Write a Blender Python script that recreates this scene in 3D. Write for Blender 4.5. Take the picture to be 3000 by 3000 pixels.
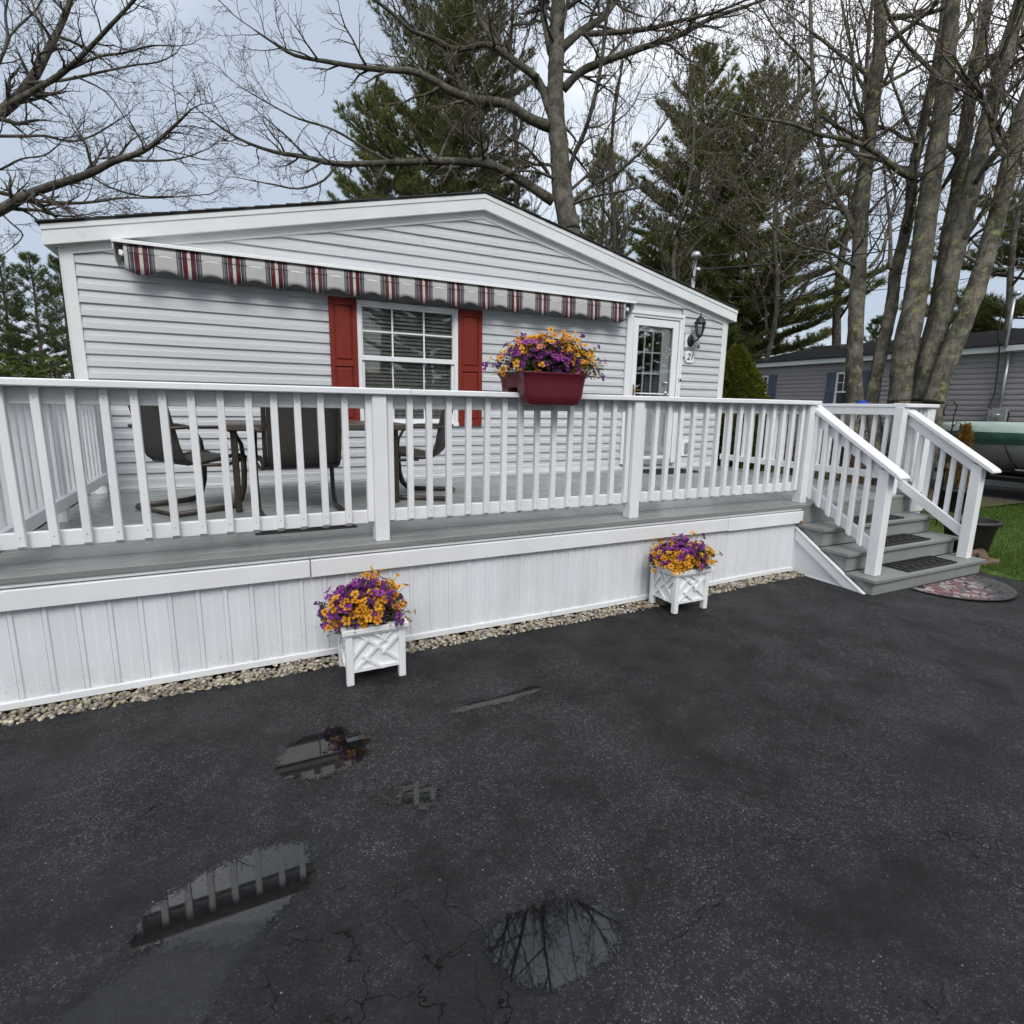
import bpy, bmesh, math, random
import numpy as np
from mathutils import Vector, Matrix, Euler
from math import radians, sin, cos, pi

for o in list(bpy.data.objects): bpy.data.objects.remove(o)
SC = bpy.context.scene
COL = SC.collection

# ------------------------------------------------------------------ camera
CAM = (-4.7927, -3.4985, 1.5883)
YAW, PITCH, ROLL, FPX = 26.1967, -10.8927, 1.0041, 1623.5     # focal length in pixels of a 3000 px wide frame
def camera_axes():
    y, p, r = radians(YAW), radians(PITCH), radians(ROLL)
    f = Vector((sin(y)*cos(p), cos(y)*cos(p), sin(p)))
    r0 = Vector((cos(y), -sin(y), 0)); u0 = r0.cross(f)
    return r0*cos(r)+u0*sin(r), u0*cos(r)-r0*sin(r), f
CR, CU, CF = camera_axes()
cam_data = bpy.data.cameras.new('camera')
cam_data.sensor_width = 36; cam_data.sensor_fit = 'HORIZONTAL'
cam_data.lens = 36*FPX/3000
cam_data.clip_start = 0.05; cam_data.clip_end = 1500
cam = bpy.data.objects.new('camera', cam_data); COL.objects.link(cam)
m = Matrix.Identity(4)
for i in range(3):
    m[i][0] = CR[i]; m[i][1] = CU[i]; m[i][2] = -CF[i]; m[i][3] = CAM[i]
cam.matrix_world = m
SC.camera = cam
SC.render.resolution_x = SC.render.resolution_y = 1024

# ------------------------------------------------------------------ world: broken overcast over a Nishita sky
SUN_ELEV, SUN_AZ = 44.0, 196.0          # azimuth measured clockwise from +Y
W = bpy.data.worlds.new('World'); SC.world = W; W.use_nodes = True
nt = W.node_tree; nt.nodes.clear()
def N(t, **k):
    n = nt.nodes.new(t)
    for a, v in k.items(): setattr(n, a, v)
    return n
out = N('ShaderNodeOutputWorld'); bg = N('ShaderNodeBackground')
sky = N('ShaderNodeTexSky'); sky.sky_type = 'NISHITA'; sky.sun_disc = False
sky.sun_elevation = radians(SUN_ELEV); sky.sun_rotation = radians(SUN_AZ)
sky.air_density = 1.0; sky.dust_density = 2.0
tc = N('ShaderNodeTexCoord')
mp = N('ShaderNodeMapping'); mp.inputs['Scale'].default_value = (1.0, 1.0, 1.9)
mp.inputs['Location'].default_value = (3.3, 1.7, -1.97)
nz = N('ShaderNodeTexNoise'); nz.inputs['Scale'].default_value = 1.35; nz.inputs['Detail'].default_value = 4; nz.inputs['Roughness'].default_value = 0.45
ramp = N('ShaderNodeValToRGB')
cr = ramp.color_ramp
cr.elements[0].position = 0.41; cr.elements[0].color = (3.5, 4.05, 4.8, 1)
cr.elements[1].position = 0.60; cr.elements[1].color = (8.1, 8.3, 8.6, 1)
e = cr.elements.new(0.50); e.color = (4.9, 5.4, 6.05, 1)
mix = N('ShaderNodeMix', data_type='RGBA'); mix.inputs['Factor'].default_value = 0.92
sd = Vector((sin(radians(SUN_AZ))*cos(radians(SUN_ELEV)), cos(radians(SUN_AZ))*cos(radians(SUN_ELEV)), sin(radians(SUN_ELEV))))
L = nt.links
L.new(tc.outputs['Generated'], mp.inputs['Vector']); L.new(mp.outputs['Vector'], nz.inputs['Vector'])
L.new(nz.outputs['Fac'], ramp.inputs['Fac']); L.new(sky.outputs['Color'], mix.inputs[6]); L.new(ramp.outputs['Color'], mix.inputs[7])
L.new(mix.outputs[2], bg.inputs['Color']); bg.inputs['Strength'].default_value = 0.10
L.new(bg.outputs['Background'], out.inputs['Surface'])

sun_d = bpy.data.lights.new('sun', 'SUN'); sun_d.energy = 1.5; sun_d.angle = radians(28); sun_d.color = (1, 0.96, 0.9)
sun = bpy.data.objects.new('sun', sun_d); COL.objects.link(sun)
sun.rotation_euler = (-sd).to_track_quat('-Z', 'Y').to_euler()

vs = SC.view_settings
vs.view_transform = 'Standard'; vs.look = 'None'; vs.gamma = 1; vs.exposure = 0.66; vs.use_curve_mapping = False

cy = SC.cycles
cy.max_bounces = 6; cy.diffuse_bounces = 3; cy.glossy_bounces = 3; cy.transmission_bounces = 4; cy.transparent_max_bounces = 10
cy.caustics_reflective = False; cy.caustics_refractive = False
cy.use_adaptive_sampling = True; cy.adaptive_threshold = 0.03

# ------------------------------------------------------------------ helpers
def at(px, py, depth):
    """world point seen at photo pixel (3000 px frame) at a distance along the view axis"""
    d = CF + CR*((px-1500)/FPX) - CU*((py-1500)/FPX)
    return Vector(CAM) + d*depth
def at_z(px, py, z):
    d = CF + CR*((px-1500)/FPX) - CU*((py-1500)/FPX)
    return Vector(CAM) + d*((z-CAM[2])/d.z)

def props(o, label=None, cat=None, group=None, kind=None):
    if label: o['label'] = label
    if cat: o['category'] = cat
    if group: o['group'] = group
    if kind: o['kind'] = kind
    return o

def link(o, parent=None):
    COL.objects.link(o)
    if parent is not None: o.parent = parent
    return o

def thing(name, label, cat, loc=(0, 0, 0), rotz=0.0, group=None):
    o = bpy.data.objects.new(name, None); o.empty_display_size = 0.1
    o.location = loc; o.rotation_euler = (0, 0, rotz)
    link(o); return props(o, label, cat, group)

def world_child(o, parent):
    """mesh built in world coordinates, hung under a part or thing"""
    if parent is not None:
        bpy_m = Matrix.Identity(4); q = parent; chain = []
        while q is not None:
            chain.append(Matrix.LocRotScale(q.location, q.rotation_euler, q.scale) if q.parent is None else q.matrix_parent_inverse @ Matrix.LocRotScale(q.location, q.rotation_euler, q.scale))
            q = q.parent
        for c in reversed(chain): bpy_m = bpy_m @ c
        o.parent = parent; o.matrix_parent_inverse = bpy_m.inverted()
    return o

def mesh_obj(name, me, mats, parent=None, world=False, smooth=False):
    if not isinstance(mats, (list, tuple)): mats = [mats]
    if not me.materials:
        for k in mats: me.materials.append(k)
    if smooth: me.shade_smooth()
    o = bpy.data.objects.new(name, me); COL.objects.link(o)
    if parent is not None:
        if world: world_child(o, parent)
        else: o.parent = parent
    return o

def raw_mesh(name, verts, faces, fast=False):
    me = bpy.data.meshes.new(name)
    if fast:
        v = np.asarray(verts, dtype=np.float32); f = np.asarray(faces, dtype=np.int32)
        k = f.shape[1]
        me.vertices.add(len(v)); me.vertices.foreach_set('co', v.ravel())
        me.loops.add(f.size); me.loops.foreach_set('vertex_index', f.ravel())
        me.polygons.add(len(f)); me.polygons.foreach_set('loop_start', np.arange(0, f.size, k, dtype=np.int32))
        me.update(calc_edges=True); me.validate()
    else:
        me.from_pydata([tuple(v) for v in verts], [], faces); me.update()
    return me

def bm_box(bm, x0, x1, y0, y1, z0, z1, bevel=0.0, mi=0):
    r = bmesh.ops.create_cube(bm, size=1.0)
    vs_ = r['verts']
    for v in vs_:
        v.co = Vector((x0+(v.co.x+.5)*(x1-x0), y0+(v.co.y+.5)*(y1-y0), z0+(v.co.z+.5)*(z1-z0)))
    fs = set(f for v in vs_ for f in v.link_faces)
    for f in fs: f.material_index = mi
    if bevel > 0:
        es = list(set(e for v in vs_ for e in v.link_edges))
        bmesh.ops.bevel(bm, geom=es, offset=bevel, segments=1, profile=0.5, affect='EDGES', material=-1)

def bm_mesh(name, bm):
    bmesh.ops.recalc_face_normals(bm, faces=bm.faces)
    me = bpy.data.meshes.new(name); bm.to_mesh(me); bm.free(); return me

def box(name, x0, x1, y0, y1, z0, z1, mat, parent=None, bevel=0.003, world=True):
    bm = bmesh.new(); bm_box(bm, x0, x1, y0, y1, z0, z1, bevel)
    return mesh_obj(name, bm_mesh(name, bm), mat, parent, world)

def boxes(name, lst, mat, parent=None, bevel=0.003, world=True):
    bm = bmesh.new()
    for b in lst: bm_box(bm, *b, bevel=bevel)
    return mesh_obj(name, bm_mesh(name, bm), mat, parent, world)

def prism(name, poly, axis, a0, a1, mat, parent=None, world=True, bevel=0.0):
    """polygon in the plane across 'axis', extruded from a0 to a1"""
    n = len(poly); V = []
    for a in (a0, a1):
        for (p, q) in poly:
            V.append((a, p, q) if axis == 'x' else (p, a, q) if axis == 'y' else (p, q, a))
    F = [tuple(range(n)), tuple(range(2*n-1, n-1, -1))] + [(i, (i+1) % n, n+(i+1) % n, n+i) for i in range(n)]
    bm = bmesh.new()
    vv = [bm.verts.new(v) for v in V]
    for f in F: bm.faces.new([vv[i] for i in f])
    bmesh.ops.recalc_face_normals(bm, faces=bm.faces)
    if bevel: bmesh.ops.bevel(bm, geom=list(bm.edges), offset=bevel, segments=1, profile=.5, affect='EDGES')
    return mesh_obj(name, bm_mesh(name, bm), mat, parent, world)

def tube_geo(pts, radii, sides=8, cap=True, flat=1.0, jit=0.0):
    pts = [Vector(p) for p in pts]; n = len(pts)
    if not hasattr(radii, '__len__'): radii = [radii]*n
    V = []; F = []
    prev = None
    for i, p in enumerate(pts):
        t = (pts[min(i+1, n-1)]-pts[max(i-1, 0)]).normalized()
        if prev is None:
            a = Vector((0, 0, 1)) if abs(t.z) < .9 else Vector((1, 0, 0))
            u = t.cross(a).normalized()
        else:
            u = (prev - t*prev.dot(t)).normalized()
        prev = u; w = t.cross(u)
        for k in range(sides):
            an = 2*pi*k/sides
            rk = radii[i]*(1+jit*(.5*sin(2*an+i*.53)+.5*sin(3*an-i*.9)+.35*sin(5*an+i*1.9)+.3*sin(i*2.3)))
            V.append(p + u*(cos(an)*rk) + w*(sin(an)*rk*flat))
    for i in range(n-1):
        for k in range(sides):
            a = i*sides+k; b = i*sides+(k+1) % sides
            F.append((a, b, b+sides, a+sides))
    if cap:
        F.append(tuple(range(sides-1, -1, -1))); F.append(tuple((n-1)*sides+k for k in range(sides)))
    return V, F

def merge(geos):
    V = []; F = []
    for v, f in geos:
        o = len(V); V += list(v); F += [tuple(i+o for i in g) for g in f]
    return V, F

def tubes(name, lst, mat, parent=None, world=True, smooth=True):
    V, F = merge([tube_geo(*a) for a in lst])
    return mesh_obj(name, raw_mesh(name, V, F), mat, parent, world, smooth)

def lathe_geo(profile, c=(0, 0, 0), seg=20):
    V = []; F = []
    for (r, z) in profile:
        for k in range(seg):
            a = 2*pi*k/seg; V.append((c[0]+r*cos(a), c[1]+r*sin(a), c[2]+z))
    for i in range(len(profile)-1):
        for k in range(seg):
            a = i*seg+k; b = i*seg+(k+1) % seg
            F.append((a, b, b+seg, a+seg))
    return V, F

def lathe(name, profile, mat, parent=None, c=(0, 0, 0), seg=20, world=True, smooth=True):
    V, F = lathe_geo(profile, c, seg)
    return mesh_obj(name, raw_mesh(name, V, F), mat, parent, world, smooth)

def copy_tree(o, parent=None, depth=0):
    c = o.copy(); COL.objects.link(c)
    if parent is not None:
        c.parent = parent; c.matrix_parent_inverse = o.matrix_parent_inverse.copy()
    for ch in list(o.children): copy_tree(ch, c, depth+1)
    return c

# ------------------------------------------------------------------ materials
class M:
    def __init__(s, name):
        s.m = bpy.data.materials.new(name); s.m.use_nodes = True
        s.t = s.m.node_tree; s.b = s.t.nodes['Principled BSDF']; s.o = s.t.nodes['Material Output']
        s.geo = None
    def n(s, typ, ins=None, **k):
        q = s.t.nodes.new(typ)
        for a, v in k.items(): setattr(q, a, v)
        for a, v in (ins or {}).items():
            if hasattr(v, 'is_output'): s.t.links.new(v, q.inputs[a])
            else: q.inputs[a].default_value = v
        return q
    def pos(s, scale=(1, 1, 1), obj=False):
        if obj: src = s.n('ShaderNodeTexCoord').outputs['Object']
        else:
            if s.geo is None: s.geo = s.n('ShaderNodeNewGeometry')
            src = s.geo.outputs['Position']
        if scale == (1, 1, 1): return src
        return s.n('ShaderNodeMapping', {'Vector': src, 'Scale': scale}).outputs['Vector']
    def noise(s, scale, detail=3, rough=.55, vec=None, dist=0.0):
        return s.n('ShaderNodeTexNoise', {'Vector': vec if vec is not None else s.pos(), 'Scale': scale, 'Detail': detail, 'Roughness': rough, 'Distortion': dist}).outputs['Fac']
    def ramp(s, fac, stops, interp='LINEAR'):
        r = s.n('ShaderNodeValToRGB', {'Fac': fac}); c = r.color_ramp; c.interpolation = interp
        while len(c.elements) < len(stops): c.elements.new(.5)
        for e, (p, col) in zip(c.elements, stops):
            e.position = p; e.color = (*col, 1) if hasattr(col, '__len__') else (col, col, col, 1)
        return r.outputs['Color']
    def mix(s, f, a, b, blend='MIX'):
        q = s.n('ShaderNodeMix', data_type='RGBA', blend_type=blend)
        for i, v in ((0, f), (6, a), (7, b)):
            if hasattr(v, 'is_output'): s.t.links.new(v, q.inputs[i])
            else: q.inputs[i].default_value = v if i == 0 else (*v, 1)
        return q.outputs[2]
    def math(s, op, a, b=0.0, c=0.0, clamp=False):
        return s.n('ShaderNodeMath', {0: a, 1: b, 2: c}, operation=op, use_clamp=clamp).outputs[0]
    def base(s, c):
        if hasattr(c, 'is_output'): s.t.links.new(c, s.b.inputs['Base Color'])
        else: s.b.inputs['Base Color'].default_value = (*c, 1)
        return s
    def set(s, **k):
        for a, v in k.items():
            i = s.b.inputs[{'rough': 'Roughness', 'metal': 'Metallic', 'spec': 'Specular IOR Level', 'ior': 'IOR', 'coat': 'Coat Weight', 'trans': 'Transmission Weight', 'alpha': 'Alpha', 'sub': 'Subsurface Weight', 'sheen': 'Sheen Weight'}[a]]
            if hasattr(v, 'is_output'): s.t.links.new(v, i)
            else: i.default_value = v
        return s
    def bump(s, h, strength=.3, dist=.01, normal=None):
        ins = {'Height': h, 'Strength': strength, 'Distance': dist}
        if normal is not None: ins['Normal'] = normal
        q = s.n('ShaderNodeBump', ins)
        s.t.links.new(q.outputs['Normal'], s.b.inputs['Normal']); return q.outputs['Normal']

def paint(name, col, rough=.45, var=.10, grain=None, gstr=.12, dirt=None, randomize=.05):
    k = M(name)
    n1 = k.noise(2.2, 4, .6)
    lo = tuple(c*(1-var) for c in col); hi = tuple(min(1, c*(1+var*.35)) for c in col)
    c = k.ramp(n1, [(.3, lo), (.65, hi)])
    if randomize:
        oi = k.n('ShaderNodeObjectInfo')
        v = k.math('MULTIPLY_ADD', oi.outputs['Random'], randomize*2, 1-randomize)
        c = k.n('ShaderNodeVectorMath', {0: c, 1: k.n('ShaderNodeCombineXYZ', {0: v, 1: v, 2: v}).outputs[0]}, operation='MULTIPLY').outputs[0]
    if dirt:
        d = k.ramp(k.noise(dirt[0], 4, .7), [(dirt[1], 0.0), (dirt[1]+.12, 1.0)])
        c = k.mix(k.math('MULTIPLY', d, dirt[2]), c, dirt[3])
    k.base(c).set(rough=rough)
    return k.m

WHITE = paint('white_paint_wood', (.80, .81, .83), .42, .07, (6, 60, 60), .12, (34, .70, .35, (.36, .33, .29)))
WHITE_V = paint('white_paint_wood_upright', (.80, .81, .83), .42, .07, (70, 70, 6), .12, (34, .69, .4, (.36, .33, .29)))
VINYL = paint('white_vinyl', (.78, .79, .81), .35, .05, (3, 3, 3), .04, (9, .68, .25, (.40, .37, .33)), .02)
SKIRT = paint('skirt_vinyl', (.74, .76, .80), .40, .07, (40, 40, 3), .08, (60, .77, .6, (.20, .14, .10)), .04)
def splash(m):
    nt_ = m.node_tree; b_ = nt_.nodes['Principled BSDF']; src = b_.inputs['Base Color'].links[0].from_socket
    k = M.__new__(M); k.m = m; k.t = nt_; k.b = b_; k.o = nt_.nodes['Material Output']; k.geo = None
    z = k.n('ShaderNodeSeparateXYZ', {0: k.pos()}).outputs[2]
    band = k.ramp(z, [(.05, 1.0), (.26, 0.0)])
    n = k.ramp(k.noise(7, 5, .8, k.pos((1, 1, .5))), [(.48, 0.0), (.72, 1.0)])
    n2 = k.ramp(k.noise(90, 2, .6), [(.60, 0.0), (.66, 1.0)])
    f = k.math('MULTIPLY', k.math('MAXIMUM', k.math('MULTIPLY', n, .22), k.math('MULTIPLY', n2, .5)), band)
    nt_.links.new(k.mix(f, src, (.30, .25, .19)), b_.inputs['Base Color'])
splash(SKIRT)
TRIM = paint('house_trim', (.72, .745, .75), .38, .06, (3, 30, 30), .05, (5, .62, .25, (.42, .43, .38)), .02)
SOFFIT = paint('soffit', (.62, .64, .62), .45, .12, (30, 3, 3), .06, (6, .6, .3, (.36, .37, .30)), .02)
PLASTIC_W = paint('white_plastic', (.82, .83, .84), .3, .04, (3, 3, 3), .02, None, .0)

def siding_mat(name, col, dark):
    k = M(name)
    n1 = k.noise(.8, 4); n2 = k.noise(3.0, 4, .6, k.pos((.25, 1, 6)))
    c = k.ramp(k.math('MULTIPLY_ADD', n1, .5, k.math('MULTIPLY', n2, .5)), [(.3, dark), (.68, col)])
    oi = k.n('ShaderNodeObjectInfo'); v = k.math('MULTIPLY_ADD', oi.outputs['Random'], .05, .975)
    c = k.n('ShaderNodeVectorMath', {0: c, 1: k.n('ShaderNodeCombineXYZ', {0: v, 1: v, 2: v}).outputs[0]}, operation='MULTIPLY').outputs[0]
    k.base(c).set(rough=.42)
    return k.m
SIDING = siding_mat('grey_vinyl_siding', (.555, .575, .60), (.49, .51, .535))
SIDING_N = siding_mat('dark_grey_vinyl_siding', (.32, .30, .315), (.265, .25, .26))

def deck_paint():
    k = M('grey_deck_paint')
    st = k.noise(1.0, 5, .65, k.pos((1.2, 14, 14)))
    n1 = k.noise(1.3, 5, .6)
    c = k.ramp(k.math('MULTIPLY_ADD', st, .5, k.math('MULTIPLY', n1, .5)), [(.28, (.165, .178, .172)), (.5, (.225, .24, .232)), (.72, (.27, .285, .275))])
    oi = k.n('ShaderNodeObjectInfo'); v = k.math('MULTIPLY_ADD', oi.outputs['Random'], .12, .94)
    c = k.n('ShaderNodeVectorMath', {0: c, 1: k.n('ShaderNodeCombineXYZ', {0: v, 1: v, 2: v}).outputs[0]}, operation='MULTIPLY').outputs[0]
    wet = k.ramp(k.noise(.9, 3), [(.48, .25), (.62, .6)])
    k.base(c).set(rough=wet, spec=.5); k.bump(st, .25, .004); return k.m
DECK = deck_paint()

def simple(name, col, rough=.5, metal=0.0, var=.15, scale=20, bumps=None, spec=.5):
    k = M(name); f = k.noise(scale, 4)
    k.base(k.ramp(f, [(.3, tuple(c*(1-var) for c in col)), (.7, tuple(min(1, c*(1+var)) for c in col))])).set(rough=rough, metal=metal, spec=spec)
    if bumps: k.bump(k.noise(bumps[0], 4), bumps[1], .004)
    return k.m
SHUTTER = simple('brick_red_shutter', (.185, .026, .018), .55, 0, .10, 6, (40, .05), .2)
POT = simple('burgundy_plastic', (.115, .012, .024), .32, 0, .08, 8, (300, .04))
SHINGLE = simple('dark_roof_shingle', (.050, .047, .048), .9, 0, .35, 60, (200, .6))
BLACK = simple('black_metal', (.012, .012, .013), .4, .0, .2, 20)
RUBBER = simple('black_rubber', (.016, .016, .017), .62, 0, .25, 40, (120, .3))
BRONZE = simple('bronze_tube_frame', (.050, .041, .034), .42, .35, .2, 12)
TABLE = simple('brown_table_edge', (.072, .060, .048), .4, .1, .15, 8)
GALV = simple('galvanised_steel', (.45, .47, .48), .42, .7, .12, 25)
METER = simple('meter_box_grey', (.30, .315, .32), .5, .2, .1, 15)
CABLE = simple('black_cable', (.015, .015, .016), .6)
BRASS = simple('brass', (.42, .26, .07), .3, 1.0, .1)
CHROME = simple('door_knob_steel', (.55, .55, .55), .25, 1.0, .05)
DARKROOM = simple('dark_interior', (.018, .017, .016), .9)
BLIND = simple('window_blind', (.62, .61, .57), .5, 0, .08, 10)
SOIL = simple('potting_soil', (.022, .015, .010), .95, 0, .4, 60, (80, .8))
BLUESH = simple('slate_blue_shutter', (.085, .105, .165), .5, 0, .12, 8)
COVER_G = simple('green_canvas_cover', (.045, .125, .096), .75, 0, .2, 5, (6, .4))
COVER_L = simple('pale_green_canvas_cover', (.38, .49, .44), .7, 0, .12, 4, (5, .5))
HULL = simple('grey_boat_hull', (.30, .31, .31), .35, .3, .1, 6)
BLUEP = simple('blue_plastic', (.01, .05, .35), .4)
TUB = simple('black_plastic_tub', (.018, .018, .019), .5)
WOOD_B = simple('weathered_brown_timber', (.13, .085, .05), .85, 0, .4, 9, (30, .6))
SCREEN = simple('paper_yellow', (.75, .70, .35), .6)
RUSTY = simple('rust', (.22, .075, .02), .9, 0, .5, 60, (120, .6))

def sling():
    k = M('brown_sling_mesh')
    v = k.pos((1, 1, 1), True)
    w1 = k.n('ShaderNodeTexWave', {'Vector': v, 'Scale': 55.0, 'Distortion': .5}, bands_direction='Z').outputs['Fac']
    w2 = k.n('ShaderNodeTexWave', {'Vector': v, 'Scale': 55.0, 'Distortion': .5}, bands_direction='X').outputs['Fac']
    f = k.math('MULTIPLY', w1, w2)
    k.base(k.ramp(f, [(0, (.030, .026, .024)), (1, (.082, .073, .068))])).set(rough=.7); k.bump(f, .4, .002); return k.m
SLING = sling()

def glass(name, tint=(.9, .93, .93), rough=.0, refl=1.7):
    k = M(name)
    fr = k.n('ShaderNodeFresnel', {'IOR': 1.5}).outputs[0]
    gl = k.n('ShaderNodeBsdfGlossy', {'Color': (1, 1, 1, 1), 'Roughness': rough})
    tr = k.n('ShaderNodeBsdfTransparent', {'Color': (*tint, 1)})
    f = k.math('MULTIPLY', fr, refl, 0, True)
    mx = k.n('ShaderNodeMixShader', {0: f, 1: tr.outputs[0], 2: gl.outputs[0]})
    k.t.links.new(mx.outputs[0], k.o.inputs['Surface']); return k.m
GLASS = glass('window_glass', (.90, .92, .92), 0, 1.3)
GLASS_D = glass('door_glass', (.95, .97, .97), 0, .8)
GLASS_L = glass('lamp_glass', (.9, .92, .92))

def asphalt():
    k = M('sealed_asphalt')
    p = k.pos()
    big = k.noise(.55, 5, .6); mid = k.noise(3.2, 5, .65); fine = k.noise(60, 3, .7)
    # worn areas where the aggregate shows through the sealer
    wear = k.ramp(k.math('MULTIPLY_ADD', big, .6, k.math('MULTIPLY', mid, .4)), [(.42, 0.0), (.60, 1.0)])
    agg = k.n('ShaderNodeTexVoronoi', {'Vector': k.n('ShaderNodeVectorMath', {0: p, 1: k.n('ShaderNodeVectorMath', {0: k.n('ShaderNodeTexNoise', {'Vector': p, 'Scale': 90.0, 'Detail': 2.0}).outputs['Color'], 'Scale': .012}, operation='SCALE').outputs[0]}, operation='ADD').outputs[0], 'Scale': 165.0, 'Randomness': 1.0})
    sep = k.n('ShaderNodeSeparateColor', {0: agg.outputs['Color']})
    chip = k.ramp(sep.outputs[0], [(.70, 0.0), (.97, 1.0)])
    inside = k.ramp(agg.outputs['Distance'], [(.25, 1.0), (.55, 0.0)])
    chips = k.math('MULTIPLY', k.math('MULTIPLY', chip, inside), k.math('MULTIPLY_ADD', wear, .95, .05))
    c = k.ramp(k.math('MULTIPLY_ADD', mid, .5, k.math('MULTIPLY', fine, .5)), [(.34, (.0078, .0078, .0084)), (.66, (.0195, .0195, .0207))])
    c = k.mix(k.math('MULTIPLY', wear, .5), c, (.036, .036, .0385))
    smu = k.math('MULTIPLY', k.ramp(k.noise(26, 4, .8), [(.52, 0.0), (.68, 1.0)]), k.math('MULTIPLY_ADD', wear, .8, .10))
    c = k.mix(k.math('MULTIPLY', smu, .75), c, (.082, .082, .085))
    c = k.mix(chips, c, (.21, .21, .208))
    spot = k.n('ShaderNodeTexVoronoi', {'Vector': p, 'Scale': 42.0}); s2 = k.n('ShaderNodeSeparateColor', {0: spot.outputs['Color']})
    bright = k.math('MULTIPLY', k.ramp(s2.outputs[1], [(.93, 0.0), (.97, 1.0)]), k.ramp(spot.outputs['Distance'], [(.07, 1.0), (.15, 0.0)]))
    c = k.mix(k.math('MULTIPLY', bright, .8), c, (.34, .33, .31))
    # cracks
    wv = k.n('ShaderNodeTexNoise', {'Vector': p, 'Scale': 2.6, 'Detail': 4.0}).outputs['Color']
    wp = k.n('ShaderNodeVectorMath', {0: p, 1: k.n('ShaderNodeVectorMath', {0: wv, 'Scale': .55}, operation='SCALE').outputs[0]}, operation='ADD').outputs[0]
    wv2 = k.n('ShaderNodeTexNoise', {'Vector': p, 'Scale': 22.0, 'Detail': 3.0}).outputs['Color']
    wp = k.n('ShaderNodeVectorMath', {0: wp, 1: k.n('ShaderNodeVectorMath', {0: wv2, 'Scale': .05}, operation='SCALE').outputs[0]}, operation='ADD').outputs[0]
    def crack(scale, width, mlo, mhi, msc):
        e = k.n('ShaderNodeTexVoronoi', {'Vector': wp, 'Scale': scale}, feature='DISTANCE_TO_EDGE').outputs['Distance']
        ln = k.ramp(e, [(width*.35, 1.0), (width, 0.0)])
        return k.math('MULTIPLY', ln, k.ramp(k.noise(msc, 3, .5), [(mlo, 0.0), (mhi, 1.0)]))
    def blob(x, y, r):
        d = k.n('ShaderNodeVectorMath', {0: p, 1: (x, y, 0)}, operation='DISTANCE').outputs['Value']
        return k.ramp(k.math('MULTIPLY_ADD', k.noise(4, 2), .3, k.math('DIVIDE', d, r)), [(.75, 1.0), (1.1, 0.0)])
    zone = blob(-4.5, -2.25, .55)
    e5 = k.n('ShaderNodeTexVoronoi', {'Vector': wp, 'Scale': 5.2}, feature='DISTANCE_TO_EDGE').outputs['Distance']
    ck5 = k.math('MULTIPLY', k.ramp(e5, [(.005, 1.0), (.018, 0.0)]), zone)
    ck = k.math('MAXIMUM', ck5, k.math('MAXIMUM', crack(1.3, .0040, .49, .60, 1.1), crack(3.6, .0075, .55, .64, .8)))
    ck = k.math('MULTIPLY', ck, k.ramp(k.noise(11, 4, .7), [(.36, .3), (.6, 1.0)]))
    c = k.mix(k.math('MULTIPLY', ck, .85), c, (.003, .003, .0035))
    damp = k.noise(1.1, 4, .6)
    r = k.ramp(damp, [(.35, .45), (.6, .75)])
    k.base(c).set(rough=r, spec=k.math('MULTIPLY_ADD', ck, -.17, .19))
    k.bump(k.noise(120, 2, .7), .8, .006)
    return k.m
ASPHALT = asphalt()

def water(name='puddle_water', rough=.02, amount=1.0):
    k = M(name)
    a = k.n('ShaderNodeAttribute', attribute_name='edge').outputs['Fac']
    g = k.noise(70, 3, .8); g2 = k.noise(8, 3, .6)
    f = k.math('ADD', a, k.math('MULTIPLY_ADD', g, .5, -.25)); f = k.math('ADD', f, k.math('MULTIPLY_ADD', g2, .5, -.25))
    f = k.ramp(f, [(.42, 0.0), (.52, .97)])
    f = k.math('MULTIPLY', f, k.ramp(k.noise(170, 2, .5), [(.62, 1.0), (.72, .5)]))
    k.base((.007, .007, .0075)).set(rough=rough, spec=1.0, ior=1.5)
    if amount < 1: f = k.math('MULTIPLY', f, amount)
    tr = k.n('ShaderNodeBsdfTransparent')
    mx = k.n('ShaderNodeMixShader', {0: f, 1: tr.outputs[0], 2: k.b.outputs[0]})
    k.t.links.new(mx.outputs[0], k.o.inputs['Surface']); return k.m
WATER = water()
DAMP = water('damp_film', .18, .40)

def lawn():
    k = M('lawn_turf')
    n = k.noise(.35, 5, .6); f = k.noise(24, 4, .7); lf = k.noise(3.0, 5, .7)
    c = k.ramp(k.math('MULTIPLY_ADD', n, .35, k.math('MULTIPLY', f, .65)), [(.3, (.030, .055, .010)), (.55, (.062, .11, .018)), (.75, (.10, .15, .030))])
    c = k.mix(k.ramp(lf, [(.56, 0.0), (.68, .75)]), c, (.10, .075, .040))
    k.base(c).set(rough=.9); k.bump(f, .8, .03); return k.m
LAWN = lawn()
def litter():
    k = M('leaf_litter_ground')
    f = k.noise(9, 5, .75); n = k.noise(.25, 4)
    c = k.ramp(f, [(.3, (.035, .025, .015)), (.55, (.085, .060, .036)), (.75, (.12, .10, .05))])
    c = k.mix(k.ramp(n, [(.48, 0.0), (.6, .7)]), c, (.055, .085, .02))
    k.base(c).set(rough=.95); k.bump(f, 1, .05); return k.m
LITTER = litter()

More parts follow.
